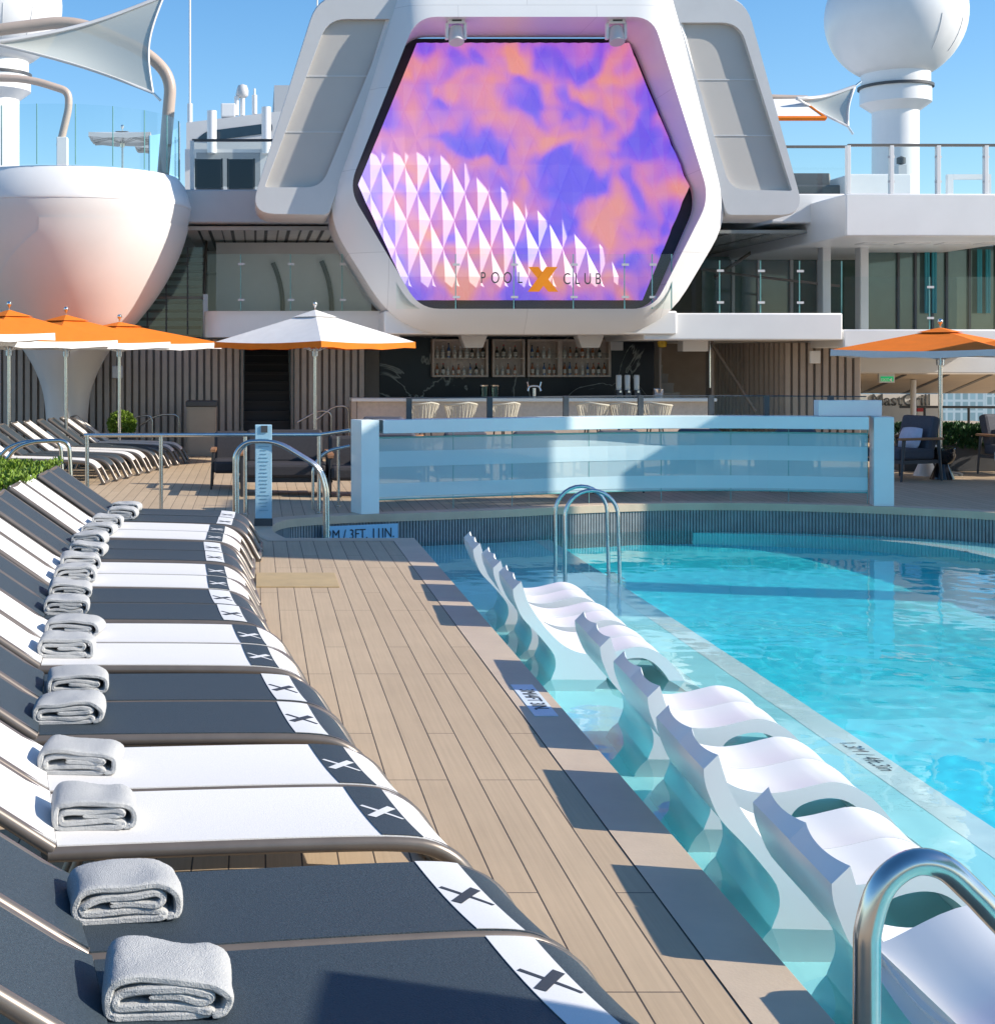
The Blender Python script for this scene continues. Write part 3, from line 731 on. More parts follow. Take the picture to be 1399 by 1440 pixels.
U('orange parasol with white border right in front of the white pod stem', 93, 26.4, 146, 484, 443, 'orange', 'wcanvas', math.radians(2))
U('orange parasol with white border at the left picture edge, tallest of the left group', 13, 25.2, 152, 482, 436, 'orange', 'wcanvas', math.radians(0))
U('orange parasol mostly out of the picture, only its white right hand border in view', -78, 23.0, 154, 472, 425, 'orange', 'wcanvas', math.radians(3))
U('orange parasol in shade at right, above the hedge planter and armchairs', 1322, 24.6, 156, 495, 461, 'orange', 'wcanvas', math.radians(2))
U('orange parasol cut by the right picture edge, overlapping the shaded one', 1500, 23.6, 150, 493, 456, 'orange', 'wcanvas', math.radians(-3))
umbrella('white square parasol standing in the pool outside the picture on the near right', 4.0, 1.6, 1.75, 2.16, 2.7, 'wcanvas', 'wcanvas', math.radians(45 - 15)).location.z = DZ + .0  # unseen parasol, added to cast the shadow over the nearest sunbed
for o in [x for x in ALLOBJ() if x.name.startswith('parasol') and x.location.z < -.5]:
    for ch in ALLOBJ():
        if ch.parent == o and ch.name.split('.')[0] not in ('pole', 'base'): ch.location.z += -DZ
        if ch.parent == o and ch.name.split('.')[0] == 'pole': ch.scale.z = (2.7 - DZ) / 2.7

# ------------------------------------------------------------------ sunbeds far left
PB_ = {}
def bg_lounger(kind):
    root = thing('sun_lounger', 'x', 'sun lounger', (0, 0, 0), 0, 'sun loungers under the orange parasols'); lounger_parts(root, kind, False); return root
nm = ['first', 'second', 'third', 'fourth', 'fifth', 'sixth', 'seventh', 'eighth', 'ninth']
for i in range(9):
    kind = ('white', 'white', 'black', 'black')[i % 4]
    if kind in PB_: o = copy_tree(PB_[kind])
    else: o = PB_[kind] = bg_lounger(kind)
    f = i / 8; o.location = (-1.42 - 1.05 * f, 27.4 - 4.5 * f - (.06 if i % 2 == 0 else 0), 0); o.rotation_euler = (0, 0, math.radians(-4)); o.scale = (1.0, .80, 1.04)
    o['label'] = ('white' if kind == 'white' else 'dark') + ' mesh sunbed under the orange parasols, ' + nm[i] + ' from the slatted wall'

# ------------------------------------------------------------------ foliage
def foliage(name, mat, label, cat, sampler, n, size, parent=None, seed=1):
    r = random.Random(seed); m = MB()
    for _ in range(n):
        c, out = sampler(r)
        d = (out + Vector((r.uniform(-1, 1), r.uniform(-1, 1), r.uniform(-.6, 1)))).normalized()
        sd = d.cross(Vector((r.uniform(-1, 1), r.uniform(-1, 1), r.uniform(-1, 1)))).normalized(); s_ = size * r.uniform(.6, 1.3)
        up = sd.cross(d)
        m.add([c, c + d * s_ * .5 + sd * s_ * .28 + up * s_ * .08, c + d * s_, c + d * s_ * .5 - sd * s_ * .28 + up * s_ * .08], [(0, 1, 2, 3)])
    o = m.build(name, mat, parent)
    if label: tag(o, label, cat)
    return o
def boxsamp(x0, x1, y0, y1, z0, z1):
    def f(r):
        u = r.random()
        p = Vector((r.uniform(x0, x1), r.uniform(y0, y1), r.uniform(z0, z1)))
        if u < .5: p.z = z1 - abs(r.gauss(0, .03))
        elif u < .75: p.y = y0 + abs(r.gauss(0, .03))
        p.z += .05 * math.sin(p.x * 7) * math.sin(p.y * 5)
        return p, Vector((0, -.4, 1))
    return f
t = thing('hedge_planter', 'bright green clipped hedge in a low planter behind the backrests at left', 'hedge', (-2.6, 15.0, 0))
MB().box(-3.6, -2.15, 13.6, 16.1, 0, .40).build('planter', 'beige', t, bevel=.01)
foliage('foliage', 'leaf', None, None, boxsamp(-3.65, -2.12, 13.5, 16.15, .32, .84), 15000, .048, t, 3)
t = thing('topiary_ball', 'round clipped topiary ball in a dark square pot by the slatted wall', 'topiary', (-2.62, 28.4, 0))
MB().box(-2.9, -2.35, 28.1, 28.65, 0, .42).build('pot', 'darkgrey', t, bevel=.02)
MB().tube([(-2.62, 28.38, .4), (-2.62, 28.38, .6)], .03).build('trunk', 'wood', t)
bc = Vector((-2.60, 28.38, .66))
def ballsamp(r):
    d = Vector((r.gauss(0, 1), r.gauss(0, 1), r.gauss(0, 1))).normalized(); return bc + d * .25 * r.uniform(.8, 1.05), d
foliage('foliage', 'leaf', None, None, ballsamp, 3500, .05, t, 5)
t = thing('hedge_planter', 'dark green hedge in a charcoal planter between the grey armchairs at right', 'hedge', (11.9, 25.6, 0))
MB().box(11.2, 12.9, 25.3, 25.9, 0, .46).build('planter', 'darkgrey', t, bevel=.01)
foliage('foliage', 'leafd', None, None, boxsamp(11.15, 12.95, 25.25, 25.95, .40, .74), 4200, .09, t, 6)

# ------------------------------------------------------------------ lounge furniture
def armchair(w=.78):
    t = thing('lounge_armchair', 'x', 'armchair', (0, 0, 0), 0, None)
    d = .8
    MB().box(-w / 2 + .07, w / 2 - .07, -d / 2 + .04, d / 2 - .10, .30, .46).build('seat_cushion', 'cushion', t, bevel=.04)
    MB().obox((0, d / 2 - .10, .66), (w - .16, .15, .52), rx=math.radians(-14)).build('back_cushion', 'cushion', t, bevel=.05)
    for sg in (-1, 1):
        MB().box(sg * w / 2 - .045, sg * w / 2 + .045, -d / 2 - .02, d / 2 - .05, .585, .62).build('armrest', 'wood', t, bevel=.012)
        for yy, ty in ((-d / 2 + .06, -.05), (d / 2 - .12, .06)):
            MB().tube([(sg * w / 2, yy, .59), (sg * w / 2, yy + ty, 0)], [.026, .016], 8).build('leg', 'darkgrey', t, smooth=60)
    MB().box(-w / 2, w / 2, -d / 2 + .05, -d / 2 + .09, .25, .30).box(-w / 2, w / 2, d / 2 - .14, d / 2 - .10, .25, .30).box(-w / 2, -w / 2 + .04, -d / 2 + .091, d / 2 - .141, .25, .30).box(w / 2 - .04, w / 2, -d / 2 + .091, d / 2 - .141, .25, .30).build('seat_frame', 'darkgrey', t)
    pl = MB()
    for sgn in (1, -1):
        pl.grid([[Vector((.21 * u * (1 - .10 * v * v), sgn * .07 * (1 - u ** 4) * (1 - v ** 4), .16 * v * (1 - .10 * u * u))) for u in [k / 5 for k in range(-5, 6)]] for v in [k / 5 for k in range(-5, 6)]])
    R_ = Matrix.Rotation(math.radians(-18), 3, 'X'); pl.v = [R_ @ p + Vector((.03, .12, .60)) for p in pl.v]
    pl.build('pillow', 'pillow', t, smooth=180)
    return t
A0 = armchair()
def put(o, x, y, rz, label, group, sc=1.0):
    o.location = (x, y, 0); o.rotation_euler = (0, 0, rz); o['label'] = label; o['group'] = group; o.scale = (sc, sc, sc); return o
ga = 'grey armchairs with wooden arms round the hourglass tables'
put(A0, 10.45, 23.7, math.radians(-70), 'grey cushioned armchair with wooden arms, just right of the windbreak end', ga, 1.12)
for x, y, rz, lb in ((12.75, 24.6, math.radians(20), 'grey cushioned armchair with lavender pillow beside the planter hedge at the right edge'), (12.9, 22.9, math.radians(70), 'grey cushioned armchair nearest the camera, cut by the right picture edge'),
                     (2.2, 24.2, math.radians(160), 'dark lounge armchair seen behind the left end of the windbreak')):
    put(copy_tree(A0), x, y, rz, lb, ga if x > 5 else 'seats behind the windbreak', 1.1)
for k, (x, y, rz) in enumerate(((2.0, 21.0, 170), (2.95, 21.2, 185), (4.0, 21.3, 178), (5.2, 21.6, 190), (6.6, 22.0, 172), (7.9, 21.9, 186))):
    put(copy_tree(A0), x, y, math.radians(rz), ('first', 'second', 'third', 'fourth', 'fifth', 'sixth')[k] + ' armchair from the left behind the frosted windbreak, only its legs and outline showing', 'seats behind the windbreak')
# dark sofa and low table behind the stair rails
t = thing('outdoor_sofa', 'large dark outdoor sofa with its back towards the slatted wall, behind the stair rails', 'sofa', (.35, 21.3, 0))
MB().box(-.15, 1.0, 20.75, 21.6, .27, .46).build('seat_cushion', 'brownrattan', t, bevel=.04)
MB().obox((.42, 21.55, .66), (1.12, .16, .5), rx=math.radians(-12)).build('back_cushion', 'brownrattan', t, bevel=.05)
for x in (-.2, 1.05):
    MB().box(x - .05, x + .05, 20.7, 21.6, .58, .62).build('armrest', 'wood', t, bevel=.01)
    for yy in (20.78, 21.5): MB().tube([(x, yy, .58), (x, yy - .04, 0)], [.03, .02], 8).build('leg', 'dark', t)
MB().box(-.24, 1.09, 20.8, 21.58, .20, .268).build('base_frame', 'dark', t)
for (x, y, w, lb) in ((-.28, 22.2, .72, 'left of the dark sofa'), (1.35, 20.9, .6, 'between the dark sofa and the windbreak')):
    t = thing('rattan_chair', 'dark rattan outdoor chair ' + lb, 'chair', (x, y, 0), 0, 'dark rattan chairs')
    MB().box(x - w / 2, x + w / 2, y - .36, y + .34, .24, .44).build('seat', 'brownrattan', t, bevel=.05)
    MB().obox((x, y + .33, .60), (w, .12, .48), rx=math.radians(-10)).build('backrest', 'brownrattan', t, bevel=.05)
    for sx in (-1, 1):
        MB().box(x + sx * w / 2 - .04, x + sx * w / 2 + .04, y - .34, y + .28, .56, .60).build('armrest', 'wood', t)
        for sy in (-.3, .27): MB().tube([(x + sx * w / 2, y + sy, .56), (x + sx * (w / 2 + .03), y + sy - .03, 0)], [.024, .016], 8).build('leg', 'dark', t)
# hourglass side tables
def hourglass(label, x, y, mat):
    m = MB().lathe([(.005, 0), (.19, 0), (.19, .012), (.105, .22), (.10, .245), (.15, .275), (.19, .33), (.205, .40), (.205, .50), (.195, .512), (.003, .512)], x, y, 28)
    return tag(m.build('side_table', mat, smooth=35), label, 'side table', 'hourglass side tables')
hourglass('glossy black hourglass side table in front of the planter hedge', 11.1, 23.7, simple('gloss_black', (.01, .01, .013), .12))
hourglass('white hourglass side table half hidden behind the black one', 11.15, 24.4, 'white')
hourglass('white hourglass side table at the right picture edge', 11.62, 22.6, 'white')
# waste bin
t = thing('waste_bin', 'beige waste bin with charcoal hooded top standing by the slatted wall', 'waste bin', (-1.08, 29.4, 0))
MB().box(-1.38, -.79, 29.15, 29.65, 0, .98).build('body', 'beige', t, bevel=.01)
MB().box(-1.40, -.77, 29.13, 29.67, .983, 1.10).build('hood', 'darkgrey', t, bevel=.02)
MB().box(-1.34, -.83, 29.135, 29.148, .05, .93).build('door_panel', 'beige', t)
MB().box(-.76, -.60, 29.3, 29.6, 0, .12).build('foot_pedal_box', 'bluepost', t)

# ------------------------------------------------------------------ glass windbreak on the far pool edge
WP = cr_path([Vector((1.40, 18.60, 0)), Vector((3.1, 19.2, 0)), Vector((5.0, 19.85, 0)), Vector((6.7, 19.95, 0)), Vector((8.33, 19.58, 0))], 7)
t = thing('glass_windbreak', 'long curved windbreak of frosted blue glass in a pale frame on the far pool edge', 'windbreak', (4.9, 19.5, 0))
def nrm(i):
    d = (WP[min(i + 1, len(WP) - 1)] - WP[max(i - 1, 0)]).normalized(); return Vector((-d.y, d.x, 0))
sec = [(-.16, 1.015), (-.16, 1.185), (.16, 1.185), (.16, 1.015)]
bmx = MB(); bmx.grid([[WP[i] + nrm(i) * a + Vector((0, 0, z)) for a, z in sec] for i in range(1, len(WP) - 1)], closed_u=True)
bmx.build('top_beam', 'skytint_beam', t, smooth=30, bevel=.006)
for x, y, rz in ((1.385, 18.62, .34), (8.36, 19.58, -.22)):
    MB().obox((x, y, .5925), (.25, .33, 1.187), rz=rz).build('end_post', 'skytint_beam', t, bevel=.008)
def strip(i0, i1, off, z0, z1):
    r0, r1 = [], []
    for i in range(i0, i1 + 1): r0.append(WP[i] + nrm(i) * off + Vector((0, 0, z0))); r1.append(WP[i] + nrm(i) * off + Vector((0, 0, z1)))
    return [r0, r1]
NW = len(WP) - 1; cuts = [1] + [round(1 + (NW - 2) * k / 7) for k in range(1, 7)] + [NW - 1]
for a, b in zip(cuts, cuts[1:]):
    p = MB().grid(strip(a, b, -.02, .17, .95)).build('pane', 'frost', t)
    q = MB()
    for z0, z1 in ((.20, .37), (.58, .78)): q.grid(strip(a, b, -.026, z0, z1))
    q.build('light_bands', 'frostp', p)
    MB().tube([WP[b] + nrm(b) * -.02 + Vector((0, 0, .02)), WP[b] + nrm(b) * -.02 + Vector((0, 0, 1.02))], .005, 6).build('pane_edge', 'edge', t)
MB().tube([WP[i] + nrm(i) * -.02 + Vector((0, 0, .955)) for i in range(1, NW)], .012, 6).build('upper_channel', 'edge', t)
MB().tube([WP[i] + nrm(i) * -.02 + Vector((0, 0, .165)) for i in range(1, NW)], .010, 6).build('lower_channel', 'edge', t)
for k in (3, 7, 11, 15, 19, 22, 25):
    i = min(k, NW - 1); p = WP[i] + nrm(i) * .08
    MB().box(p.x - .035, p.x + .035, p.y - .03, p.y + .03, 1.186, 1.46).build('rail_post', 'darkgrey', t)
MB().grid(strip(3, NW - 1, .08, 1.186, 1.44)).build('rail_glass', 'glass', t)
MB().tube([WP[i] + nrm(i) * .08 + Vector((0, 0, 1.45)) for i in range(3, NW)], .008, 6).build('rail_top', 'darkgrey', t)
MB().box(7.55, 8.40, 19.66, 19.84, 1.19, 1.40).build('light_box', 'white', t, bevel=.005)
# ------------------------------------------------------------------ big hexagon frame with the LED screen
YF, YS = 27.5, 28.35
def hexpts(px, Y, r, n=6): return fillet([P(x, y, Y) for x, y in px], r, n, True)
inner_px = [(586, 23), (918, 23), (998, 278), (919, 434), (590, 434), (490, 265)]
outer_px = [(572, -70), (935, -70), (1027, 303), (928, 470), (562, 470), (457, 303)]
t = thing('screen_frame', 'huge white hexagonal frame around the purple screen, the centrepiece above the bar', 'frame', tuple(P(742, 470, YF)))
ri = hexpts(inner_px, YF, .38, 7); ro = hexpts(outer_px, YF + .42, [.5, .5, .7, 1.0, 1.0, .7], 7)
mid = [a.lerp(b, .38) + Vector((0, -.05, 0)) for a, b in zip(ri, ro)]
ZT, ZB = P(0, 60, YF + 1.65).z, P(0, 422, YF + .25).z
def SY(z): return YF + .25 + 1.40 * max(-.1, min(1.1, (z - ZB) / (ZT - ZB)))
back = [Vector((p.x, SY(p.z) + .10, p.z)) for p in ri]; ob = [Vector((p.x, YF + 2.2, p.z)) for p in ro]
MB().grid([ob, ro, mid, ri, back], closed_u=True).build('frame_ring', 'plating', t, smooth=32)
bk = [P(x, y, YF) for x, y in ((566, 24), (938, 24), (1008, 278), (922, 441), (586, 441), (481, 268))]
MB().add([(p.x, SY(p.z) + .14, p.z) for p in bk], [list(range(6))]).build('backing_panel', 'dark', t)
# wings left and right of the ring
def wing(nm, lab, outer, inner, ro_, ri_):
    w = thing('wing_panel', lab, 'panel', tuple(P(outer[3][0], outer[3][1], YF + .5)), 0, None)
    y = YF + .32
    a = hexpts(outer, y, ro_, 7); b = hexpts(inner, y, ri_, 7)
    a2 = [Vector((p.x, y + 1.4, p.z)) for p in a]; b2 = [Vector((p.x, y + .12, p.z)) for p in b]
    e = [p + Vector((0, .05, 0)) for p in a]
    MB().grid([a2, e, [p.lerp(q, .06) + Vector((0, 0, 0)) for p, q in zip(a, b)], b, b2], closed_u=True).build('wing_shell', 'greywhite', w, smooth=35)
    MB().add([(p.x, y + .115, p.z) for p in b], [list(range(len(b)))]).build('grille', 'greypanel', w)
    m = MB()
    zs = [min(p.z for p in b) + (max(p.z for p in b) - min(p.z for p in b)) * k / 3 for k in (1, 2)]
    xs = [p.x for p in b]
    for z in zs:
        cut = []
        for p, q in zip(b, b[1:] + b[:1]):
            if (p.z - z) * (q.z - z) < 0: cut.append(p.x + (q.x - p.x) * (z - p.z) / (q.z - p.z))
        if len(cut) >= 2: m.box(min(cut), max(cut), y + .104, y + .112, z - .012, z + .012)
    m.build('seam', 'greywhite', w)
    return w
wing('l', 'grey-white wing with a slanted grille to the left of the screen frame', [(447, -9), (577, -9), (462, 304), (350, 302)], [(461, 26), (549, 26), (452, 263), (372, 263)], [.5, .1, .1, .5], [.35, .06, .3, .05])
wing('r', 'grey-white wing with a slanted grille to the right of the screen frame', [(930, -7), (1048, -7), (1133, 304), (1022, 304)], [(956, 31), (1040, 31), (1114, 268), (1027, 266)], [.1, .5, .5, .1], [.05, .35, .05, .3])
# pyramid-tiled screen, cut to the hexagon
zb_ = lambda y: P(0, y, YF + .25 + 1.40 * (422 - y) / 362).z
sc_px = [(586, 60), (884, 60), (968, 262), (903, 422), (578, 422), (503, 260)]
sc = [P(x, y, SY(zb_(y))) for x, y in sc_px]
px_, pz_ = 33.2 * 28.35 / F, 40 * 28.35 / F
bm = bmesh.new(); z0 = sc[4].z - 1.2; x0 = sc[5].x - .9
h = .092
r = 0
while z0 + r * pz_ < sc[0].z + 1:
    c = 0
    while x0 + c * px_ < sc[2].x + .8:
        cx, cz = x0 + (c + .5 * (r % 2)) * px_, z0 + r * pz_
        v = [bm.verts.new(p) for p in ((cx, SY(cz + pz_), cz + pz_), (cx + px_ / 2, SY(cz), cz), (cx, SY(cz - pz_), cz - pz_), (cx - px_ / 2, SY(cz), cz), (cx, SY(cz) - h, cz))]
        for a, b in ((0, 1), (1, 2), (2, 3), (3, 0)): bm.faces.new((v[4], v[a], v[b]))
        c += 1
    r += 1
ctr = sum(sc, Vector()) / 6
for a, b in zip(sc, sc[1:] + sc[:1]):
    d = (b - a); nn = Vector((d.z, 0, -d.x)).normalized()
    if nn.dot(ctr - a) > 0: nn = -nn
    bmesh.ops.bisect_plane(bm, geom=bm.verts[:] + bm.edges[:] + bm.faces[:], plane_co=a, plane_no=nn, clear_outer=True)
bmesh.ops.recalc_face_normals(bm, faces=bm.faces)
for f in bm.faces:
    if f.normal.y > 0: f.normal_flip()
me = bpy.data.meshes.new('led_screen'); bm.to_mesh(me); bm.free(); me.materials.append(M['screen'])
o = bpy.data.objects.new('led_screen', me); COL.objects.link(o)
tag(o, 'purple and orange glowing screen of pyramid tiles inside the white hexagon', 'screen')
for px, lb in ((641, 'left'), (866, 'right')):
    p = P(px, 24, 27.85)
    w = thing('stage_light', 'white moving-head stage light hanging under the top of the hexagon, the ' + lb + '-hand one', 'stage light', tuple(p), 0, 'stage lights in the hexagon')
    MB().box(p.x - .16, p.x + .16, p.y - .13, p.y + .13, p.z - .14, p.z + .06).build('base', 'white', w, bevel=.02)
    for sg in (-1, 1): MB().box(p.x + sg * .17 - .03, p.x + sg * .17 + .03, p.y - .06, p.y + .06, p.z - .42, p.z - .10).build('yoke_arm', 'white', w, bevel=.015)
    MB().tube([(p.x, p.y + .02, p.z - .20), (p.x, p.y - .10, p.z - .50)], [.13, .15], 16).build('lamp_head', 'greywhite', w, smooth=40, bevel=.015)
    MB().box(p.x - .09, p.x + .09, p.y - .136, p.y - .131, p.z - .10, p.z + .01).build('display', 'darkgrey', w)
# ------------------------------------------------------------------ glass balustrades
def balustrade(lab, a, b, z0, z1, cuts, rail=None, post=None, glassm='glass', clips=True, group=None):
    a, b = Vector(a), Vector(b); a.z = b.z = 0; t = thing('balustrade', lab, 'balustrade', (a.x, a.y, z0), 0, group)
    cuts = [0] + list(cuts) + [1]; d = (b - a).normalized(); nn = Vector((-d.y, d.x, 0))
    for u, v in zip(cuts, cuts[1:]):
        p, q = a.lerp(b, u) + d * .012, a.lerp(b, v) - d * .012
        MB().add([(p.x, p.y, z0), (q.x, q.y, z0), (q.x, q.y, z1), (p.x, p.y, z1)], [(0, 1, 2, 3)]).build('pane', glassm, t)
        MB().box(q.x - .009, q.x + .009, q.y - .012, q.y + .012, z0, z1).build('pane_edge', 'edge', t)
        if clips and v < 1:
            m = MB()
            for z in (z0 + .22, z1 - .20): m.box(q.x - .055, q.x + .077, q.y - .03, q.y - .014, z - .022, z + .022)
            m.build('clip', 'greywhite', t)
        if post: MB().box(p.x - .05, p.x + .03, p.y - .05, p.y + .05, z0 - .02, z1 + .02).build('post', post, t, bevel=.008)
    if rail:
        MB().bar(a + Vector((0, 0, z1 + .03)), b + Vector((0, 0, z1 + .03)), .07, .05).build('handrail', rail, t)
    return t
zb = lambda y, Y: H - (y - VY) * Y / F
b3 = balustrade('clear glass balustrade with the POOL X CLUB lettering across the foot of the screen', P(556, 0, 27.56), P(945, 0, 27.56), zb(434, 27.56), zb(357, 27.56), [.22, .43, .645, .83, .93])
def spaced(s, x0, x1, y, hpx, parent, mat, Y):
    n_ = len(s)
    for k, ch in enumerate(s):
        p = P(x0 + (x1 - x0) * k / (n_ - 1), y, Y - .02)
        text_mesh(ch, hpx * Y / F * 1.38, 'letter', mat, parent, p, (math.radians(90), 0, 0), .004, .68)
spaced('POOL', 679, 731, 391, 16.5, b3, 'darkgrey', 27.56)
spaced('CLUB', 797, 841, 392.5, 16.5, b3, 'darkgrey', 27.56)
xm = MB(); A_ = lambda x, y: P(x, y, 27.53)
xm.prism([A_(743, 375), A_(757, 375), A_(785, 410), A_(771, 410)], (0, .012, 0))
xm.build('cross_letter', simple('sign_orange', (1.0, .29, .0), .5), b3)
xm = MB().prism([Vector((p.x, p.y - .004, p.z)) for p in (A_(768, 375), A_(784, 375), A_(758, 410), A_(742, 410))], (0, .010, 0)).build('cross_letter', bpy.data.materials['sign_orange'], b3)
YL = 29.2
balustrade('green-edged glass balustrade on the middle deck to the left of the hexagon', P(291, 0, YL), P(560, 0, YL), zb(437, YL), zb(357, YL), [.18, .44, .71], glassm='glass')
balustrade('green-edged glass balustrade on the middle deck to the right of the hexagon', P(945, 0, 28.3), P(1184, 0, 28.6), zb(441, 28.4), zb(366, 28.4), [.28, .52, .75])
balustrade('tall tinted glass balustrade before the big windows on the middle deck at right', P(1186, 0, 28.35), P(1420, 0, 28.35), zb(463, 28.35), zb(389, 28.35), [.52], glassm='glass')
balustrade('glass balustrade with brown handrail and white posts on the upper deck at right', P(1192, 0, 28.6), P(1450, 0, 28.6), zb(271, 28.6), zb(206, 28.6), [.235, .49, .75], rail='taupe', post='white')
balustrade('glass balustrade with brown handrail on the upper deck just right of the hexagon', P(1095, 0, 30.4), P(1190, 0, 30.4), zb(271, 30.4), zb(208, 30.4), [], rail='taupe')
ub = balustrade('glass balustrade with dark handrail and mesh on the upper deck left of the hexagon', P(270, 0, 30.1), P(400, 0, 30.1), zb(265, 30.1), zb(199, 30.1), [], rail='darkgrey', post='white', clips=False)
a, b = P(276, 262, 30.15), P(366, 214, 30.15)
MB().add([(a.x, a.y, a.z), (b.x, a.y, a.z), (b.x, a.y, b.z), (a.x, a.y, b.z)], [(0, 1, 2, 3)]).build('netting', 'netting', ub)

# ------------------------------------------------------------------ decks and walls of the superstructure
def slab(name, lab, px0, px1, Y, ytop, ybot, mat='white', depth=8, rL=0, kind=None, bev=.03):
    a, b = P(px0, ybot, Y), P(px1, ytop, Y)
    pl = [Vector((a.x, Y + depth, a.z)), Vector((a.x, Y, a.z)), Vector((b.x, Y, a.z)), Vector((b.x, Y + depth, a.z))]
    if rL: pl = fillet(pl, [0, rL, 0, 0], 8)
    o = MB().prism(pl, (0, 0, b.z - a.z)).build(name, mat, smooth=30, bevel=bev)
    return tag(o, lab, 'deck edge')
slab('deck_slab', 'white middle deck slab with a rounded end, left of the hexagon above the slatted wall', 286, 562, 29.3, 437, 474, 'white', 9, .5)
slab('deck_slab', 'white middle deck slab under the hexagon, forming the soffit of the bar', 540, 952, 28.05, 437, 470, 'white', 9)
slab('deck_slab', 'bright white middle deck slab crossed by shadows, right of the hexagon', 905, 1185, 28.15, 440, 478, 'white', 9)
slab('deck_slab', 'white slab under the big windows at right, behind the shaded orange parasol', 1186, 1470, 28.2, 463, 489, 'white', 9)
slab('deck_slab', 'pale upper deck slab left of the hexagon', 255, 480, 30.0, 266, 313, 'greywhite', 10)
slab('deck_slab', 'white upper deck slab tucked behind the right wing of the hexagon', 1085, 1189, 30.3, 272, 313, 'white', 10)
slab('deck_slab', 'large white upper deck slab at the right picture edge', 1189, 1480, 28.5, 272, 332, 'white', 12)
slab('deck_slab', 'upper deck slab behind the hexagon', 475, 1090, 31.2, 272, 300, 'white', 9)
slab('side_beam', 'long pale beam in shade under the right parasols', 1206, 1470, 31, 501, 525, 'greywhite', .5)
def wall(name, lab, x0, x1, y0, y1, z0, z1, mat, cat='wall', bev=0):
    return tag(MB().box(x0, x1, y0, y1, z0, z1).build(name, mat, bevel=bev), lab, cat)
wall('inner_wall', 'dull grey wall deep under the middle deck at left', -9, 2.6, 37.2, 37.4, 0, 5.3, 'ceil')
wall('inner_wall', 'dark wall behind the bar and right stairs', 2.6, 13.2, 37.2, 37.4, 0, 5.3, 'slatback')
# ceiling of the left recess with dark slots, curved stripes on its rear wall
t = thing('recess_ceiling', 'slotted grey ceiling under the upper deck left of the hexagon', 'ceiling', (0, 33.5, 4.6))
MB().box(-1.45, 2.4, 30.3, 37, 4.60, 4.68).build('panel', 'ceil', t)
m = MB()
for k in range(15): m.box(-1.2 + k * .235 + random.uniform(-.04, .04), -1.165 + k * .235, 30.4, 36.6, 4.590, 4.602)
m.build('slot', 'dark', t)
MB().box(-1.3, 2.2, 36.2, 37.1, 4.05, 4.598).build('rear_beam', 'ceil', t)
t = thing('rear_panel', 'pale curved panel with two dark arcs behind the left glass balustrade', 'wall panel', (.9, 32.9, 2.8))
MB().box(-.9, 2.6, 33.0, 33.15, 2.8, 4.55).build('panel', 'greywhite', t)
for cx, rr in ((-1.75, 2.35), (-.75, 2.45)):
    pts = [Vector((cx + rr * math.cos(a), 32.97, 3.1 + rr * math.sin(a))) for a in [(-7 + 4 * k) * math.pi / 180 for k in range(9)]]
    MB().tube(pts, .06, 6).build('arc_stripe', 'darkgrey', t)
t = thing('side_staircase', 'dark staircase with glass and handrails between the white pod and the middle deck', 'staircase', (-2.2, 31.5, 0))
for k in range(12): MB().box(-3.0, -1.2, 31.2 + k * .25, 31.5 + k * .25, 2.2 + k * .19, 2.26 + k * .19).build('tread', 'slatback', t)
MB().add([(-1.15, 31.1, 2.1), (-1.15, 34.4, 4.5), (-1.15, 34.4, 4.2), (-1.15, 31.1, 1.8)], [(0, 1, 2, 3)]).build('stringer', 'darkgrey', t)
MB().tube([(-1.12, 31.0, 3.2), (-1.12, 34.4, 5.5)], .03, 8).build('handrail', 'taupe', t)
for x in (-2.3, -1.9, -1.45): MB().box(x - .015, x + .015, 31.0, 31.03, 2.45, 4.3).build('mullion', 'darkgrey', t)
MB().box(-3.3, -1.1, 31.04, 31.08, 3.20, 3.26).build('transom', 'taupe', t)
MB().box(-1.12, -1.02, 30.98, 31.1, 2.4, 3.3).build('newel', 'white', t)
MB().add([(-3.4, 31.06, 2.4), (-1.13, 31.06, 2.4), (-1.13, 31.06, 4.3), (-3.4, 31.06, 4.3)], [(0, 1, 2, 3)]).build('glazing', 'glassg', t)
def slat_wall(lab, pts, z1, pitch=.150):
    pts = [Vector((p[0], p[1], 0)) for p in pts]; t = thing('slatted_wall', lab, 'wall', (pts[0].x, pts[0].y, 0))
    m = MB(); bkm = MB()
    for a, b in zip(pts, pts[1:]):
        d = (b - a); L_ = d.length; d.normalize(); nn = Vector((d.y, -d.x, 0)); k = 0; an = math.atan2(d.y, d.x)
        bkm.obox((a + b) / 2 + Vector((0, 0, z1 / 2)) - nn * .06, (L_, .05, z1), rz=an)
        while k * pitch < L_:
            w = .098; c = a + d * (k * pitch + w / 2) + nn * .01
            m.obox((c.x, c.y, z1 / 2), (w, .075, z1 - .01), rz=an); k += 1
    m.build('slats', 'slat', t); bkm.build('backing', 'slatback', t)
    return t
sx = lambda px, Y: (px - VX) * Y / F
s1 = slat_wall('brown slatted wall stretching behind the left sun loungers and the waste bin', [(-9, 30.5), (sx(338, 30.5), 30.5)], 2.345)
s2 = slat_wall('narrow brown slatted wall between the left stairs and the bar', [(sx(414, 30.5), 30.5), (sx(512, 30.5), 30.5)], 2.345)
s3 = slat_wall('curved brown slatted wall at right under the white deck slab', [(sx(1008, 32.5), 32.5), (sx(1050, 31.3), 31.3), (sx(1105, 30.2), 30.2), (sx(1207, 29.4), 29.4)], 2.27)
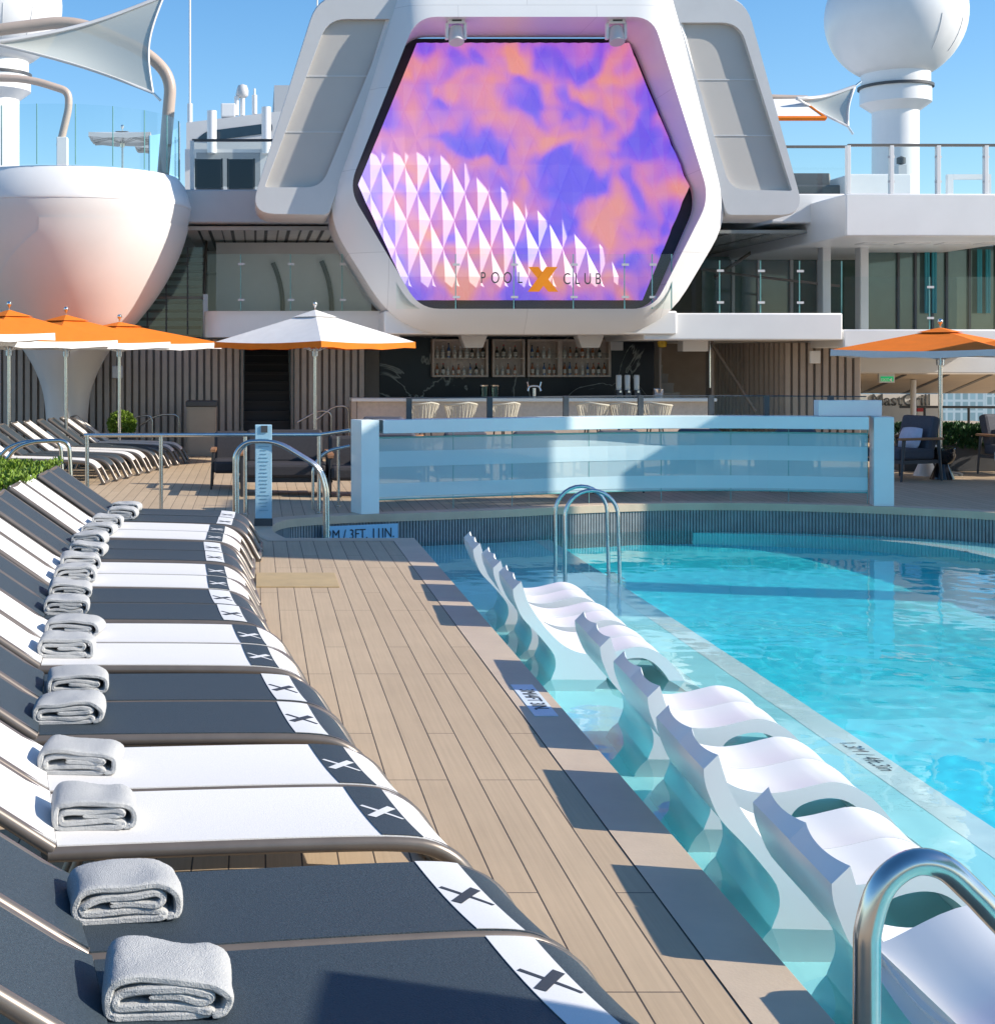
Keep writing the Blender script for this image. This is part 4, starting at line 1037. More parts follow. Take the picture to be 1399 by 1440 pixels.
for o_, px, py, Yq in ((None, 165, 523, 30.42), (None, 1145, 502, 29.7)):
    p = P(px, py, Yq)
    tag(MB().box(p.x - .11, p.x + .11, p.y - .06, p.y + .02, p.z - .13, p.z + .13).build('wall_speaker', 'white', bevel=.02), 'small white box speaker on the ' + ('left' if px < 700 else 'right') + ' slatted wall', 'speaker', 'wall speakers')
def stairs(lab, px0, px1, Y0, n_, rise, going, mat, skew=0.0):
    t = thing('staircase', lab, 'staircase', (sx((px0 + px1) / 2, Y0), Y0, 0))
    x0, x1 = sx(px0, Y0), sx(px1, Y0)
    for k in range(n_):
        MB().box(x0 + .02, x1 - .02 - skew * k, Y0 + k * going, Y0 + (k + 1) * going + .03, (k + 1) * rise - .05, (k + 1) * rise).build('tread', mat, t)
        MB().box(x0 + .02, x1 - .02 - skew * k, Y0 + k * going + .04, Y0 + k * going + .06, k * rise, (k + 1) * rise - .052).build('riser', mat, t)
    for x in (x0, x1): MB().box(x - .025, x + .015, Y0 - .1, Y0 + .3, 0, 2.34).build('side_cheek', 'slatback', t)
    return t
stairs('dark enclosed staircase in the slatted wall left of the bar', 341, 411, 30.45, 12, .205, .28, simple('dark_tread', (.05, .045, .045), .6))
st = stairs('grey staircase climbing beside the black marble at the right end of the bar', 927, 1000, 30.3, 12, .20, .28, simple('grey_tread', (.42, .40, .38), .6), .045)
MB().tube([P(1000, 482, 30.2), P(1062, 578, 30.0)], .035, 8).build('handrail', 'taupe', st)
MB().tube([P(998, 480, 30.2), P(998, 545, 30.2)], .02, 8).build('handrail_post', 'steel', st)

# ------------------------------------------------------------------ bar
YB = 28.8
t = thing('bar_counter', 'long bar counter with white top and brown front below the hexagon', 'bar counter', (sx(750, YB), YB, 0))
MB().box(sx(494, YB), sx(1006, YB), YB - .1, YB + .55, 1.10, 1.165).build('counter_top', 'white', t, bevel=.008)
MB().box(sx(502, YB), sx(998, YB), YB + .02, YB + .5, 0, 1.098).build('front', 'cabwood', t)
MB().box(sx(494, YB), sx(501, YB), YB - .05, YB + .5, 0, 1.098).build('end_panel', 'slat', t)
YM = 31.5
wall('marble_wall', 'black marble wall with white veins behind the bar', sx(534, YM), sx(926, YM), YM, YM + .12, 0, 2.42, 'marble')
wall('door_recess', 'dark brown doorway at the left end of the black marble', sx(513, YM), sx(533, YM), YM - .05, YM + .1, 0, 2.25, 'slatback', 'doorway')
bot_mats = ['spiritred', 'spiritclear', 'spiritblue', 'spiritdark']
def bottle_mesh(k):
    r = (.036, .042, .034, .040)[k]; hh = (.27, .24, .30, .26)[k]
    o = MB().lathe([(.001, 0), (r, 0), (r, hh * .55), (r * .85, hh * .64), (.014, hh * .74), (.013, hh), (.001, hh)], 0, 0, 10).build('bottle', bot_mats[k], smooth=45, origin=(0, 0, 0))
    MB().lathe([(r + .001, hh * .14), (r + .001, hh * .46)], 0, 0, 10).build('paper_label', 'label', o)
    MB().lathe([(.0165, hh * .90), (.0165, hh * 1.01), (.001, hh * 1.01)], 0, 0, 8).build('cap', ('dark', 'white', 'dark', 'red')[k], o)
    return o
BOT = [None] * 4; rb = random.Random(11)
bl = ['amber spirit bottle', 'clear spirit bottle', 'blue spirit bottle', 'dark spirit bottle']
spots = []
for ci, (xa, xb) in enumerate(((606, 684), (690, 735), (739, 784), (784, 855))):
    x0, x1 = sx(xa, YM), sx(xb, YM)
    lb = ('widest wooden bottle cabinet, left end of the four on the black marble', 'narrow wooden bottle cabinet, left of the middle pair on the black marble', 'narrow wooden bottle cabinet, right of the middle pair on the black marble', 'wooden bottle cabinet at the right end of the four on the black marble')[ci]
    t = thing('bottle_cabinet', lb, 'cabinet', ((x0 + x1) / 2, YM - .13, 1.5), 0, 'bottle cabinets')
    zt, zbm = zb(477, YM - .26), zb(530, YM - .26); y0 = YM - .26
    f_ = .045
    MB().box(x0, x1, y0, YM - .003, zt - f_, zt).box(x0, x1, y0, YM - .003, zbm, zbm + f_).box(x0, x0 + f_, y0, YM - .003, zbm + f_, zt - f_).box(x1 - f_, x1, y0, YM - .003, zbm + f_, zt - f_).build('carcass', 'cabwood', t)
    MB().box(x0 + f_, x1 - f_, YM - .02, YM - .004, zbm + f_, zt - f_).build('back_board', 'cabwood', t)
    zm = (zt + zbm) / 2
    MB().box(x0 + f_, x1 - f_, y0 + .01, YM - .021, zm - .016, zm + .008).build('shelf', 'cabwood', t)
    MB().tube([(x0 + f_, y0 + .02, zm + .09), (x1 - f_, y0 + .02, zm + .09)], .005, 6).build('guard_rail', 'taupe', t)
    for z, rn in ((zm + .008, 'upper'), (zbm + f_, 'lower')):
        x = x0 + f_ + .07
        while x < x1 - f_ - .05:
            spots.append((x, y0 + .11 + rb.uniform(-.03, .03), z, rn, ci)); x += rb.uniform(.105, .14)
cn = ('left end', 'left middle', 'right middle', 'right end')
for (x, y, z, rn, ci) in spots:
    k = rb.choice([0, 1, 1, 2, 3, 3] if rn == 'upper' else [0, 0, 1, 3, 1, 2])
    if BOT[k] is None: o = BOT[k] = bottle_mesh(k)
    else: o = copy_tree(BOT[k])
    o.location = (x, y, z); s_ = rb.uniform(.85, 1.1) if rn == 'upper' else rb.uniform(.7, 1.0); o.scale = (s_, s_, s_)
    tag(o, bl[k] + ' on the ' + rn + ' shelf of the ' + cn[ci] + ' bottle cabinet', 'bottle', bl[k] + 's on the ' + rn + ' shelf, ' + cn[ci] + ' cabinet')
# things on the counter
for k, px in enumerate((681, 696)):
    p = P(px, 560, YB + .2)
    t = thing('glass_jar', ('left' if k == 0 else 'right') + ' one of two tall ribbed glass jars with steel rims on the bar counter', 'jar', (p.x, p.y, 1.165), 0, 'glass jars on the bar')
    MB().lathe([(.001, 1.167), (.075, 1.167), (.085, 1.40)], p.x, p.y, 14).build('body', 'glassg', t, smooth=50); MB().lathe([(.088, 1.395), (.092, 1.42), (.08, 1.42)], p.x, p.y, 14).build('rim', 'chrome', t)
p = P(751, 560, YB + .2)
t = thing('beer_tap', 'chrome double tap standing on the middle of the bar counter', 'tap', (p.x, p.y, 1.165))
MB().tube([(p.x, p.y, 1.165), (p.x, p.y, 1.36)], .035, 12).build('column', 'chrome', t, smooth=60)
MB().tube(cr_path([(p.x - .13, p.y - .02, 1.30), (p.x - .10, p.y, 1.38), (p.x, p.y, 1.40), (p.x + .10, p.y, 1.38), (p.x + .13, p.y - .02, 1.30)], 5), .022, 8).build('cross_arm', 'chrome', t, smooth=60)
for sg in (-1, 1): MB().tube([(p.x + sg * .115, p.y, 1.38), (p.x + sg * .14, p.y, 1.48)], .018, 8).build('handle', 'chrome', t)
for k, px in enumerate((870, 882, 895)):
    p = P(px, 560, YB + .25)
    t = thing('drink_dispenser', ('left', 'middle', 'right')[k] + ' one of three upright glass drink dispensers at the right of the bar', 'dispenser', (p.x, p.y, 1.165), 0, 'drink dispensers on the bar')
    MB().box(p.x - .06, p.x + .06, p.y - .09, p.y + .08, 1.165, 1.32).build('base', 'darkgrey', t, bevel=.01); MB().lathe([(.055, 1.322), (.06, 1.60), (.05, 1.62), (.001, 1.62)], p.x, p.y, 12).build('cylinder', 'spiritclear', t, smooth=50)
    MB().box(p.x - .02, p.x + .02, p.y - .14, p.y - .09, 1.27, 1.31).build('spout', 'chrome', t)
p = P(925, 560, YB + .25)
tag(MB().lathe([(.001, 1.166), (.10, 1.166), (.13, 1.34), (.12, 1.34), (.09, 1.18), (.001, 1.18)], p.x, p.y, 14).build('ice_bucket', 'chrome', smooth=40), 'shiny steel ice bucket at the right end of the bar counter', 'bucket')
# rope stools in front of the bar
def stool():
    t = thing('bar_stool', 'x', 'bar stool', (0, 0, 0), 0, 'rope-backed stools along the bar')
    MB().lathe([(.001, .70), (.21, .70), (.225, .73), (.20, .765), (.001, .77)], 0, 0, 20).build('seat', 'rope', t, smooth=40)
    for k in range(4):
        a = math.pi / 4 + k * math.pi / 2; MB().tube([(.15 * math.cos(a), .15 * math.sin(a), .70), (.24 * math.cos(a), .24 * math.sin(a), 0)], .014, 8).build('leg', 'dark', t)
    MB().tube([(.21 * math.cos(a), .21 * math.sin(a), .28) for a in [k * math.pi / 10 for k in range(20)]], .010, 6, closed=True).build('footrest', 'dark', t)
    m = MB(); R_ = .27
    for k in range(15):
        a = math.radians(-200 + 220 * k / 14); lean = 1.16
        for s_ in (-1, 1):
            a2 = a + s_ * .07
            m.tube([(R_ * .84 * math.cos(a), R_ * .84 * math.sin(a), .76), (R_ * lean * math.cos(a2), R_ * lean * math.sin(a2), 1.10 - .06 * abs(math.cos((k / 14 - .5) * math.pi + math.pi / 2)) )], .013, 5)
    m.build('rope_back', 'rope', t)
    MB().tube([(R_ * 1.17 * math.cos(a), R_ * 1.17 * math.sin(a), 1.105 - .06 * abs(math.sin((k / 20 - .5) * math.pi))) for k, a in [(k, math.radians(-204 + 228 * k / 20)) for k in range(21)]], .018, 6).build('back_rail', 'rope', t, smooth=60)
    return t
ST = stool()
for k, px in enumerate((594, 648, 708, 834, 880, 922)):
    o = ST if k == 0 else copy_tree(ST); o.location = (sx(px, 28.1), 28.15, .035); o.rotation_euler = (0, 0, math.radians((25, 20, 30, -25, -20, -30)[k])); o['label'] = 'cream rope-backed bar stool, ' + ('first', 'second', 'third', 'fourth', 'fifth', 'sixth')[k] + ' from the left along the bar'
    o.location.z = 0
# white horn speakers under the soffit
for k, (xa, xb, ya, yb) in enumerate(((647, 686, 473, 489), (811, 850, 473, 489), (960, 996, 479, 494))):
    Yq = 29.6; a, b = P(xa, yb, Yq), P(xb, ya, Yq); dz = b.z - a.z
    pl = [(a.x, Yq, b.z + .04), (b.x, Yq, b.z + .04), (b.x - .10 * (k < 2), Yq, a.z), (a.x + .10 * (k < 2), Yq, a.z)]
    tag(MB().prism(pl, (0, .4, 0)).build('hanging_speaker', 'offwhite', bevel=.015), ('left white tapered speaker under the bar soffit', 'right white tapered speaker under the bar soffit', 'white box speaker under the soffit beside the right stairs')[k], 'speaker', 'speakers under the bar soffit')
p = P(871, 486, 31); tag(MB().box(p.x - .13, p.x + .13, 31.2, 31.38, p.z - .1, p.z + .1).build('hanging_speaker', 'offwhite', bevel=.01), 'small cream speaker box fixed high on the black marble', 'speaker')
p = P(931, 482, 30.0); tag(MB().lathe([(.001, p.z - .10), (.08, p.z - .08), (.10, p.z), (.06, p.z + .1), (.001, p.z + .12)], p.x, p.y, 14).build('warning_lamp', 'yellow', smooth=40), 'small yellow lamp under the soffit by the right stairs', 'lamp')
# ------------------------------------------------------------------ white tulip pod with its glass terrace
CX, CY = sx(85, 28.5), 29.4; q_ = 28.5 / F
t = thing('pod_terrace', 'huge white tulip-shaped pod with glass-railed terrace at left', 'pod', (CX, CY, 0))
prof = [(28, 645), (29, 600), (36, 545), (62, 492), (103, 450), (140, 400), (165, 350), (177, 308), (180, 288)]
pr_ = cr_path([Vector((r * q_, 0, max(0, zb(y, 28.5)))) for r, y in prof], 5)
MB().lathe([(p.x, p.z) for p in pr_], CX, CY, 72).build('bowl', 'offwhite', t, smooth=180)
zr = pr_[-1].z
MB().lathe([(180.5 * q_, zr - .01), (181 * q_, zr + .05), (172 * q_, zr + .44), (163 * q_, zr + .60), (150 * q_, zr + .62), (.01, zr + .62)], CX, CY, 72).build('rim', 'white', t, smooth=40)
# overlapping petal shell
rows = []
for p in pr_[2:-6]:
    yy = VY + (H - p.z) / q_; u = max(0, min(1, (yy - 330) / 290))
    left = -math.pi / 2 - (.08 + 1.0 * math.sin(min(1, u * 1.15) * math.pi) * .55 + .35 * u)
    rows.append([Vector((CX + (p.x + .02) * math.cos(a), CY + (p.x + .02) * math.sin(a), p.z)) for a in [left + (.9 - left) * k / 24 for k in range(25)]])
inn_ = [[Vector((CX + (v.x - CX) * .975, CY + (v.y - CY) * .975, v.z)) for v in (r[0], r[-1])] for r in rows]
m = MB().grid(rows); m.grid([[r[0] for r in rows], [r[0] for r in inn_]])
m.build('petal', 'offwhite', t, smooth=60)
zt_ = zr + .62
for k in range(13):
    a0 = math.radians(-186 + 18 * k); a1 = a0 + math.radians(17.6); R_ = 2.28
    arc = [a0 + (a1 - a0) * i / 4 for i in range(5)]
    MB().grid([[Vector((CX + R_ * math.cos(a), CY + R_ * math.sin(a), z)) for a in arc] for z in (zt_, zt_ + 1.12)]).build('glass_pane', 'glass', t)
    MB().tube([(CX + R_ * math.cos(a1), CY + R_ * math.sin(a1), zt_), (CX + R_ * math.cos(a1), CY + R_ * math.sin(a1), zt_ + 1.12)], .012, 6).build('pane_edge', 'edge', t)
# tan tube arches, sails
def tubething(lab, pts, r, parts=None, mat='tan'):
    pts = [Vector(p) for p in pts]
    t_ = thing('arch_frame', lab, 'arch', tuple(pts[-1])); MB().tube(fillet(pts, .55, 8), r, 18).build('arch_tube', mat, t_, smooth=60)
    return t_
Y0 = 29.9
a_ = [P(-120, 60, Y0), P(0, 41, Y0), P(105, 28, Y0), P(205, 72, Y0), P(241, 108, Y0), P(229, 250, Y0)]
tubething('thick tan tubular arch over the pod terrace holding the grey sail', a_, .125)
Y1 = 38
t = tubething('thinner tan tubular arch behind the glass of the pod terrace', [P(-60, 108, Y1), P(40, 110, Y1), P(96, 128, Y1), P(97, 150, Y1), P(84, 205, Y1)], .10)
a = P(88, 233, Y1); MB().box(a.x - .14, a.x + .14, Y1 - .15, Y1 + .15, 5.4, zb(193, Y1)).build('pedestal', 'white', t, bevel=.02)
def sail(lab, A, B, C, mat, sag=.16, edge=None, group=None):
    A, B, C = Vector(A), Vector(B), Vector(C); ctr = (A + B + C) / 3; n_ = 14; rows = []
    nrm_ = (B - A).cross(C - A).normalized()
    for i in range(n_ + 1):
        t_ = max(.004, i / n_)
        pull = 4 * t_ * (1 - t_) * sag
        l = A.lerp(B, t_); r = A.lerp(C, t_); l = l.lerp(A.lerp(ctr, 1), pull); r = r.lerp(ctr, pull); row = []
        for j in range(n_ + 1):
            v = j / n_; p = l.lerp(r, v); p = p.lerp(ctr, 4 * v * (1 - v) * sag * t_ ** 3)
            p += nrm_ * (.22 * math.sin(math.pi * t_) * math.cos((v - .5) * 2.2)); row.append(p)
        rows.append(row)
    t_ = thing('shade_sail', lab, 'shade sail', tuple(A), 0, group)
    MB().grid(rows).build('canvas', mat, t_, smooth=180)
    for k, pts in enumerate(([r[0] for r in rows], [r[-1] for r in rows], rows[-1])):
        MB().tube(pts, .03 if k else .045, 6).build('hem', edge or 'greywhite', t_, smooth=60)
    for q in (B, C): MB().tube([q, q + (q - ctr).normalized() * .22], .025, 6).build('shackle', 'steel', t_)
    return t_
sail('grey-green triangular shade sail stretched from the tan arch at top left', P(-12, 60, 28.7), P(230, -6, 29.3), P(215, 130, 29.0), 'sail', .17)
sail('small cream shade sail with pointed tips beside the right radome', P(1120, 138, 33), P(1202, 121, 33.4), P(1192, 177, 33), 'sail', .15)
t = thing('shade_canopy', 'cream canopy with orange edges jutting out behind the right wing', 'canopy', tuple(P(1085, 160, 33.5)))
c_ = [P(1070, 141, 33.5), P(1124, 140, 33.5), P(1160, 166, 32.5), P(1070, 166, 32.5)]
MB().prism(c_, (0, 0, .03)).build('canvas', 'wcanvas', t)
MB().tube([c_[1], c_[2]], .05, 8).tube([c_[2], c_[3]], .055, 8).build('orange_edge', 'orange', t)
MB().tube([P(1070, 136, 33.6), P(1135, 138, 33.6)], .07, 10).build('arch_tube', 'tan', t, smooth=60)
# radomes
def radome(lab, px, py, Y, rr):
    q = Y / F; x = sx(px, Y); zc = zb(py, Y); R_ = rr * q
    t_ = thing('radome', lab, 'radome', (x, Y, 5.4), 0, 'radomes')
    prof_ = []
    a0 = -math.radians(61)
    for k in range(25):
        a = a0 + (math.pi / 2 - a0) * k / 24; prof_.append((max(.001, R_ * math.cos(a)), zc + R_ * math.sin(a)))
    MB().lathe(prof_, x, Y, 64).build('dome', 'white', t_, smooth=180)
    zn = prof_[0][1]; rn = prof_[0][0]
    MB().lathe([(rn, zn - .36), (rn, zn + .02)], x, Y, 40).build('neck', 'white', t_, smooth=40)
    MB().lathe([(rn + .10, zn - .44), (rn + .10, zn - .36), (rn, zn - .358)], x, Y, 40).build('flange', 'darkgrey', t_, smooth=30)
    MB().lathe([(31 * q, 5.4), (31 * q, zn - 1.16), (47 * q, zn - .90), (47 * q, zn - .442)], x, Y, 48).build('pedestal', 'white', t_, smooth=30)
    m_ = MB(); hx0, hx1 = math.radians(-75), math.radians(-48)
    for a in (hx0, hx1):
        m_.tube([(x + (R_ * math.cos(e) + .004) * math.cos(a), Y + (R_ * math.cos(e) + .004) * math.sin(a), zc + R_ * math.sin(e)) for e in [math.radians(-40 + 5 * k) for k in range(7)]], .008, 4)
    m_.build('hatch_seam', 'greywhite', t_)
    return t_
radome('white radome on a thick pedestal at upper right, fully in view', 1259, 22, 45, 94)
radome('white radome at upper left, half cut off by the picture edge', -4, 8, 45, 91)
# clutter on the upper left deck
wall('upper_floor', 'white upper deck floor behind the hexagon', -12, 20, 40.5, 70, 5.0, 5.39, 'greywhite', 'deck')
YH = 42
t = thing('deckhouse', 'pale deckhouse with slanted roof and a dark window strip on the upper deck at left', 'deckhouse', tuple(P(325, 262, YH)))
hp = [P(262, 268, YH), P(262, 172, YH), P(385, 157, YH), P(470, 150, YH), P(470, 268, YH)]
MB().prism(hp, (0, 4, 0)).build('wall', 'greywhite', t)
wp = fillet([P(276, 196, YH - .03), P(290, 184, YH - .03), P(383, 172, YH - .03), P(383, 186, YH - .03), P(300, 197, YH - .03)], .12, 4, True)
MB().prism(wp, (0, .025, 0)).build('window', simple('dark_glass', (.02, .04, .06), .06), t)
wall('lower_house', 'pale sloped housing below the deckhouse window', sx(262, 41), sx(400, 41), 40.2, 41, 5.39, zb(215, 41), 'greywhite', 'housing')
wall('funnel_block', 'grey block rising beside the left wing of the hexagon', sx(385, 44), sx(470, 44), 43, 47, 5.39, zb(128, 44), 'concrete', 'funnel')
def mast(lab, px, y0, y1, Y, r, extra=None):
    x = sx(px, Y); t_ = thing('antenna_mast', lab, 'antenna', (x, Y, zb(y1, Y)))
    MB().tube([(x, Y, zb(y1, Y)), (x, Y, zb(y0, Y))], r, 8).build('pole', 'white', t_, smooth=60)
    MB().tube([(x, Y, zb(y1, Y)), (x, Y, zb(y1, Y) + .55)], r * 2.6, 10).build('socket', 'white', t_, smooth=60)
    return t_
mast('tall thin white whip antenna standing left of the deckhouse', 267, -30, 172, 42.5, .03)
mast('short thin white antenna at the right of the small dome', 358, 124, 160, 42.5, .03)
mast('short thin white antenna at the left of the small dome', 333, 130, 162, 42.5, .03)
mast('thin whip antenna rising beside the top of the left wing', 446, -20, 60, 44.5, .025)
x = sx(341, 42.5)
t = thing('satcom_dome', 'small grey satellite dome on a stalk above the deckhouse', 'antenna dome', (x, 42.5, zb(162, 42.5)))
MB().tube([(x, 42.5, zb(162, 42.5)), (x, 42.5, zb(136, 42.5))], .07, 10).build('stalk', 'white', t, smooth=60)
MB().lathe([(.10, zb(137, 42.5)), (.17, zb(134, 42.5)), (.175, zb(127, 42.5)), (.13, zb(120, 42.5)), (.001, zb(117.5, 42.5))], x, 42.5, 20).build('dome', 'greywhite', t, smooth=60)
wall('roof_box', 'small white equipment box on the deckhouse roof', sx(311, 42.6), sx(331, 42.6), 42.3, 42.9, zb(166, 42.6), zb(147, 42.6), 'white', 'box', .03)
for k, px in enumerate((300, 374)):
    tag(MB().tube([(sx(px, 41.5), 40.1, zb(225, 41.5)), (sx(px, 41.5), 40.1, zb(162 if k else 167, 41.5))], .13, 12).build('vent_pipe', 'white', smooth=60), ('left' if k == 0 else 'right') + ' white vent pipe in front of the deckhouse', 'pipe', 'white vent pipes')
def deckchair(px, lab):
    x = sx(px, 31.2); z = 5.47
    t_ = thing('deck_chair', lab, 'chair', (x, 31.2, z), 0, 'dark mesh chairs on the upper deck')
    MB().obox((x, 31.0, z + .38), (.52, .03, .62), rx=math.radians(10)).build('backrest', 'navy', t_)
    MB().box(x - .26, x + .26, 31.1, 31.7, z + .12, z + .15).build('seat', 'navy', t_)
    for sg in (-1, 1): MB().tube([(x + sg * .28, 30.95, z + .70), (x + sg * .28, 31.08, z + .12), (x + sg * .28, 31.75, z + .12), (x + sg * .28, 31.75, z)], .018, 8).build('side_frame', 'dark', t_)
deckchair(294, 'dark mesh deck chair behind the upper left balustrade, left of two'); deckchair(339, 'dark mesh deck chair behind the upper left balustrade, right of two')
for (px, Y, hd, yr, ya, lb) in ((172, 36, 60, 194, 184, 'flat grey parasol seen through the pod terrace glass'), (222, 39, 42, 207, 197, 'pale grey parasol behind the pod glass, the smaller one')):
    o = U(lb, px, Y, hd, yr, ya, 'greywhite', 'greywhite', math.radians(45), 'parasols on the upper deck')
    for ch in ALLOBJ():
        if ch.parent == o and ch.name.split('.')[0] in ('pole', 'base'):
            if ch.name.startswith('pole'):
                for v in ch.data.vertices: v.co.z = max(v.co.z, 5.42)
            else: ch.location.z = 5.4
wall('terrace_floor', 'pale upper terrace floor behind the pod', -14, -1.5, 31.5, 40.4, 5.0, 5.39, 'greywhite', 'deck')
# upper right deck
def bench(px0, px1, Y, lab):
    t_ = thing('deck_sofa', lab, 'sofa', (sx((px0 + px1) / 2, Y), Y, 5.3)); a, b = sx(px0, Y), sx(px1, Y); z = zb(271, Y)
    MB().box(a, b, Y, Y + .8, z - .3, z + .18).build('seat', 'darkgrey', t_, bevel=.04); MB().obox(((a + b) / 2, Y + .75, z + .30), (b - a, .15, .45), rx=-.2).build('backrest', 'darkgrey', t_, bevel=.04)
bench(1118, 1186, 32, 'low dark sofa behind the upper glass at the right wing')
wall('equipment_locker', 'white equipment locker behind the upper right balustrade', sx(1194, 31.5), sx(1282, 31.5), 31.5, 32.6, 5.1, zb(244, 31.5), 'white', 'locker', .03)
t = thing('gate_frame', 'white gate frame on the upper deck at the right picture edge', 'gate', tuple(P(1360, 271, 31)))
for x_ in (1335, 1388): MB().box(sx(x_, 31) - .06, sx(x_, 31) + .06, 30.95, 31.05, 5.1, zb(245, 31)).build('post', 'white', t)
MB().box(sx(1335, 31) + .062, sx(1388, 31) - .062, 30.95, 31.05, zb(252, 31), zb(245, 31)).build('lintel', 'white', t)
t = thing('security_camera', 'white security camera on a bracket against the right radome pedestal', 'camera', tuple(P(1268, 240, 43.4)))
p = P(1267, 232, 43.4); MB().box(p.x - .12, p.x + .12, 43.3, 43.7, p.z - .45, p.z + .0).build('bracket', 'greywhite', t); MB().lathe([(.001, p.z + .01), (.13, p.z + .05), (.13, p.z + .22), (.001, p.z + .28)], p.x, 43.4, 12).build('dome', 'darkgrey', t, smooth=40)
# right side: windows, ceiling, columns
t = thing('window_wall', 'tall dark green window wall on the middle deck at right', 'windows', (14.4, 33, 2.5))
dg = simple('sea_green_glass', (.09, .15, .135), .05, spec=.7)
xs = [sx(p_, 33) for p_ in (1219, 1262, 1286, 1310, 1330, 1362, 1400, 1460)]
for a, b in zip(xs, xs[1:]): MB().box(a + .02, b - .02, 33, 33.04, 2.55, zb(346, 33)).build('pane', dg, t); MB().box(b - .025, b + .025, 32.94, 33.05, 2.55, zb(344, 33)).build('mullion', 'darkgrey', t)
MB().box(xs[0], xs[-1], 32.92, 33.06, zb(344, 33) + .002, zb(338, 33)).build('head_rail', 'dark', t)
tq = simple('teal_curtain', (.05, .32, .38), .8)
for px in (1306, 1316, 1380, 1392):
    x = sx(px, 32.8); MB().grid([[Vector((x + .12 * (k / 8 - .5), 32.88 + .02 * math.sin(k * 1.9), z)) for k in range(9)] for z in (zb(440, 32.8), zb(350, 32.8))]).build('curtain', tq, t)
t = thing('window_wall', 'dark window wall with stair rails on the middle deck right of the hexagon', 'windows', (11, 35.5, 2.5))
xs = [sx(p_, 35.5) for p_ in (985, 1030, 1066, 1112, 1150, 1215)]
for a, b in zip(xs, xs[1:]): MB().box(a + .03, b - .03, 35.5, 35.54, 2.5, 4.4).build('pane', dg, t); MB().box(b - .035, b + .035, 35.44, 35.55, 2.5, 4.45).build('mullion', 'greywhite', t)
MB().tube([P(985, 378, 33), P(1040, 386, 33), P(1180, 402, 33)], .03, 8).build('handrail', 'taupe', t)
MB().tube([P(1005, 390, 34), P(1060, 352, 34), P(1105, 350, 34), P(1140, 330, 34)], .04, 8).build('stair_handrail', 'taupe', t)
for px in (1160, 1213):
    tag(MB().box(sx(px, 31.5) - .09, sx(px, 31.5) + .09, 31.4, 31.7, zb(463, 30), zb(330, 31.5)).build('deck_column', 'greywhite', bevel=.02), ('left' if px < 1200 else 'right') + ' pale square column beside the big windows at right', 'column', 'square columns at the windows')
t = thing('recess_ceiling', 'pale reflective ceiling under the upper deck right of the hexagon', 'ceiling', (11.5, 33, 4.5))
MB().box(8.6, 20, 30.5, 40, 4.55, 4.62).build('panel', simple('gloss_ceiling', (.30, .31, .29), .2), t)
m = MB()
for k in range(9): m.box(8.9 + k * .9, 8.93 + k * .9, 30.6, 39.8, 4.542, 4.552)
m.build('slot', 'dark', t)
for k in range(4):
    p = P(1228 + 56 * k, 339, 30.2); tag(MB().box(p.x - .28, p.x + .28, 30.0, 30.5, p.z - .06, p.z + .05).build('ceiling_lamp', 'greywhite', bevel=.02), 'flat pale lamp under the upper right deck edge, number %s from the left' % ('one', 'two', 'three', 'four')[k], 'lamp', 'lamps under the upper right deck edge')
# grill area at far right
t = thing('sloped_soffit', 'tan sloping soffit with dark slots above the grill at right', 'soffit', (16, 36, 1.0))
a, b, c, d = P(1206, 526, 33), P(1480, 526, 33), P(1480, 553, 37), P(1206, 553, 37)
MB().prism([a, b, c, d], (0, .05, .04)).build('panel', simple('warm_soffit', (.50, .43, .35), .5), t)
m = MB(); nn = (b - a).cross(d - a).normalized(); nn = nn if nn.y < 0 else -nn
for k in range(5):
    u = .02 + k * .22; p, q = a.lerp(b, u + .22).lerp(d.lerp(c, u + .22), .02) + nn * .006, a.lerp(b, u).lerp(d.lerp(c, u), .98) + nn * .006
    m.bar(p, q, .10, .012)
m.build('slot', 'dark', t)
t = thing('grill_sign', 'pale signboard with dark MastGrill lettering at right behind the windbreak', 'sign', tuple(P(1270, 580, 37)))
a, b = P(1205, 600, 37.2), P(1326, 554, 37.2)
MB().box(a.x, b.x, 37.2, 37.3, .0, b.z).build('board', 'offwhite', t)
text_mesh('MastGrill', 17 * 37 / F * 1.4, 'lettering', 'darkgrey', t, P(1267, 563, 37.18), (math.radians(90), 0, 0), .01, .95)
tag(MB().tube([(sx(1284, 34), 34, 0), (sx(1284, 34), 34, zb(534, 34))], .065, 12).build('round_post', 'greywhite', smooth=60), 'round grey post in front of the grill signboard', 'post')
t = thing('exit_sign', 'green running-man exit sign under the pale beam at right', 'exit sign', tuple(P(1247, 538, 31.2)))
a, b = P(1236, 538, 31.2), P(1258, 528, 31.2)
MB().box(a.x, b.x, 31.2, 31.28, a.z, zb(524, 31.2)).build('housing', 'greywhite', t); MB().box(a.x + .03, b.x - .03, 31.19, 31.198, a.z + .03, b.z - .02).build('panel', 'exit', t)
p = P(1252, 534, 31.185); text_mesh('EXIT', .085, 'lettering', 'white', t, (p.x - .12, 31.184, p.z), (math.radians(90), 0, 0), .002)
MB().prism([P(1250, 534, 31.186), P(1254, 531, 31.186), P(1254, 537, 31.186)], (0, -.004, 0)).build('arrow', 'white', t)
rail('side_rail', 'dark top rail crossing in front of the far skyline at right', 'railing', [[P(1265, 572, 35), P(1480, 573, 35)]], .03, 'darkgrey', posts=[(sx(1300, 35), 35, 0, .77), (sx(1362, 35), 35, 0, .77), (sx(1440, 35), 35, 0, .77)])
t = thing('hose_cabinet', 'small red-topped cabinet by the round post at right', 'cabinet', tuple(P(1296, 596, 36)))
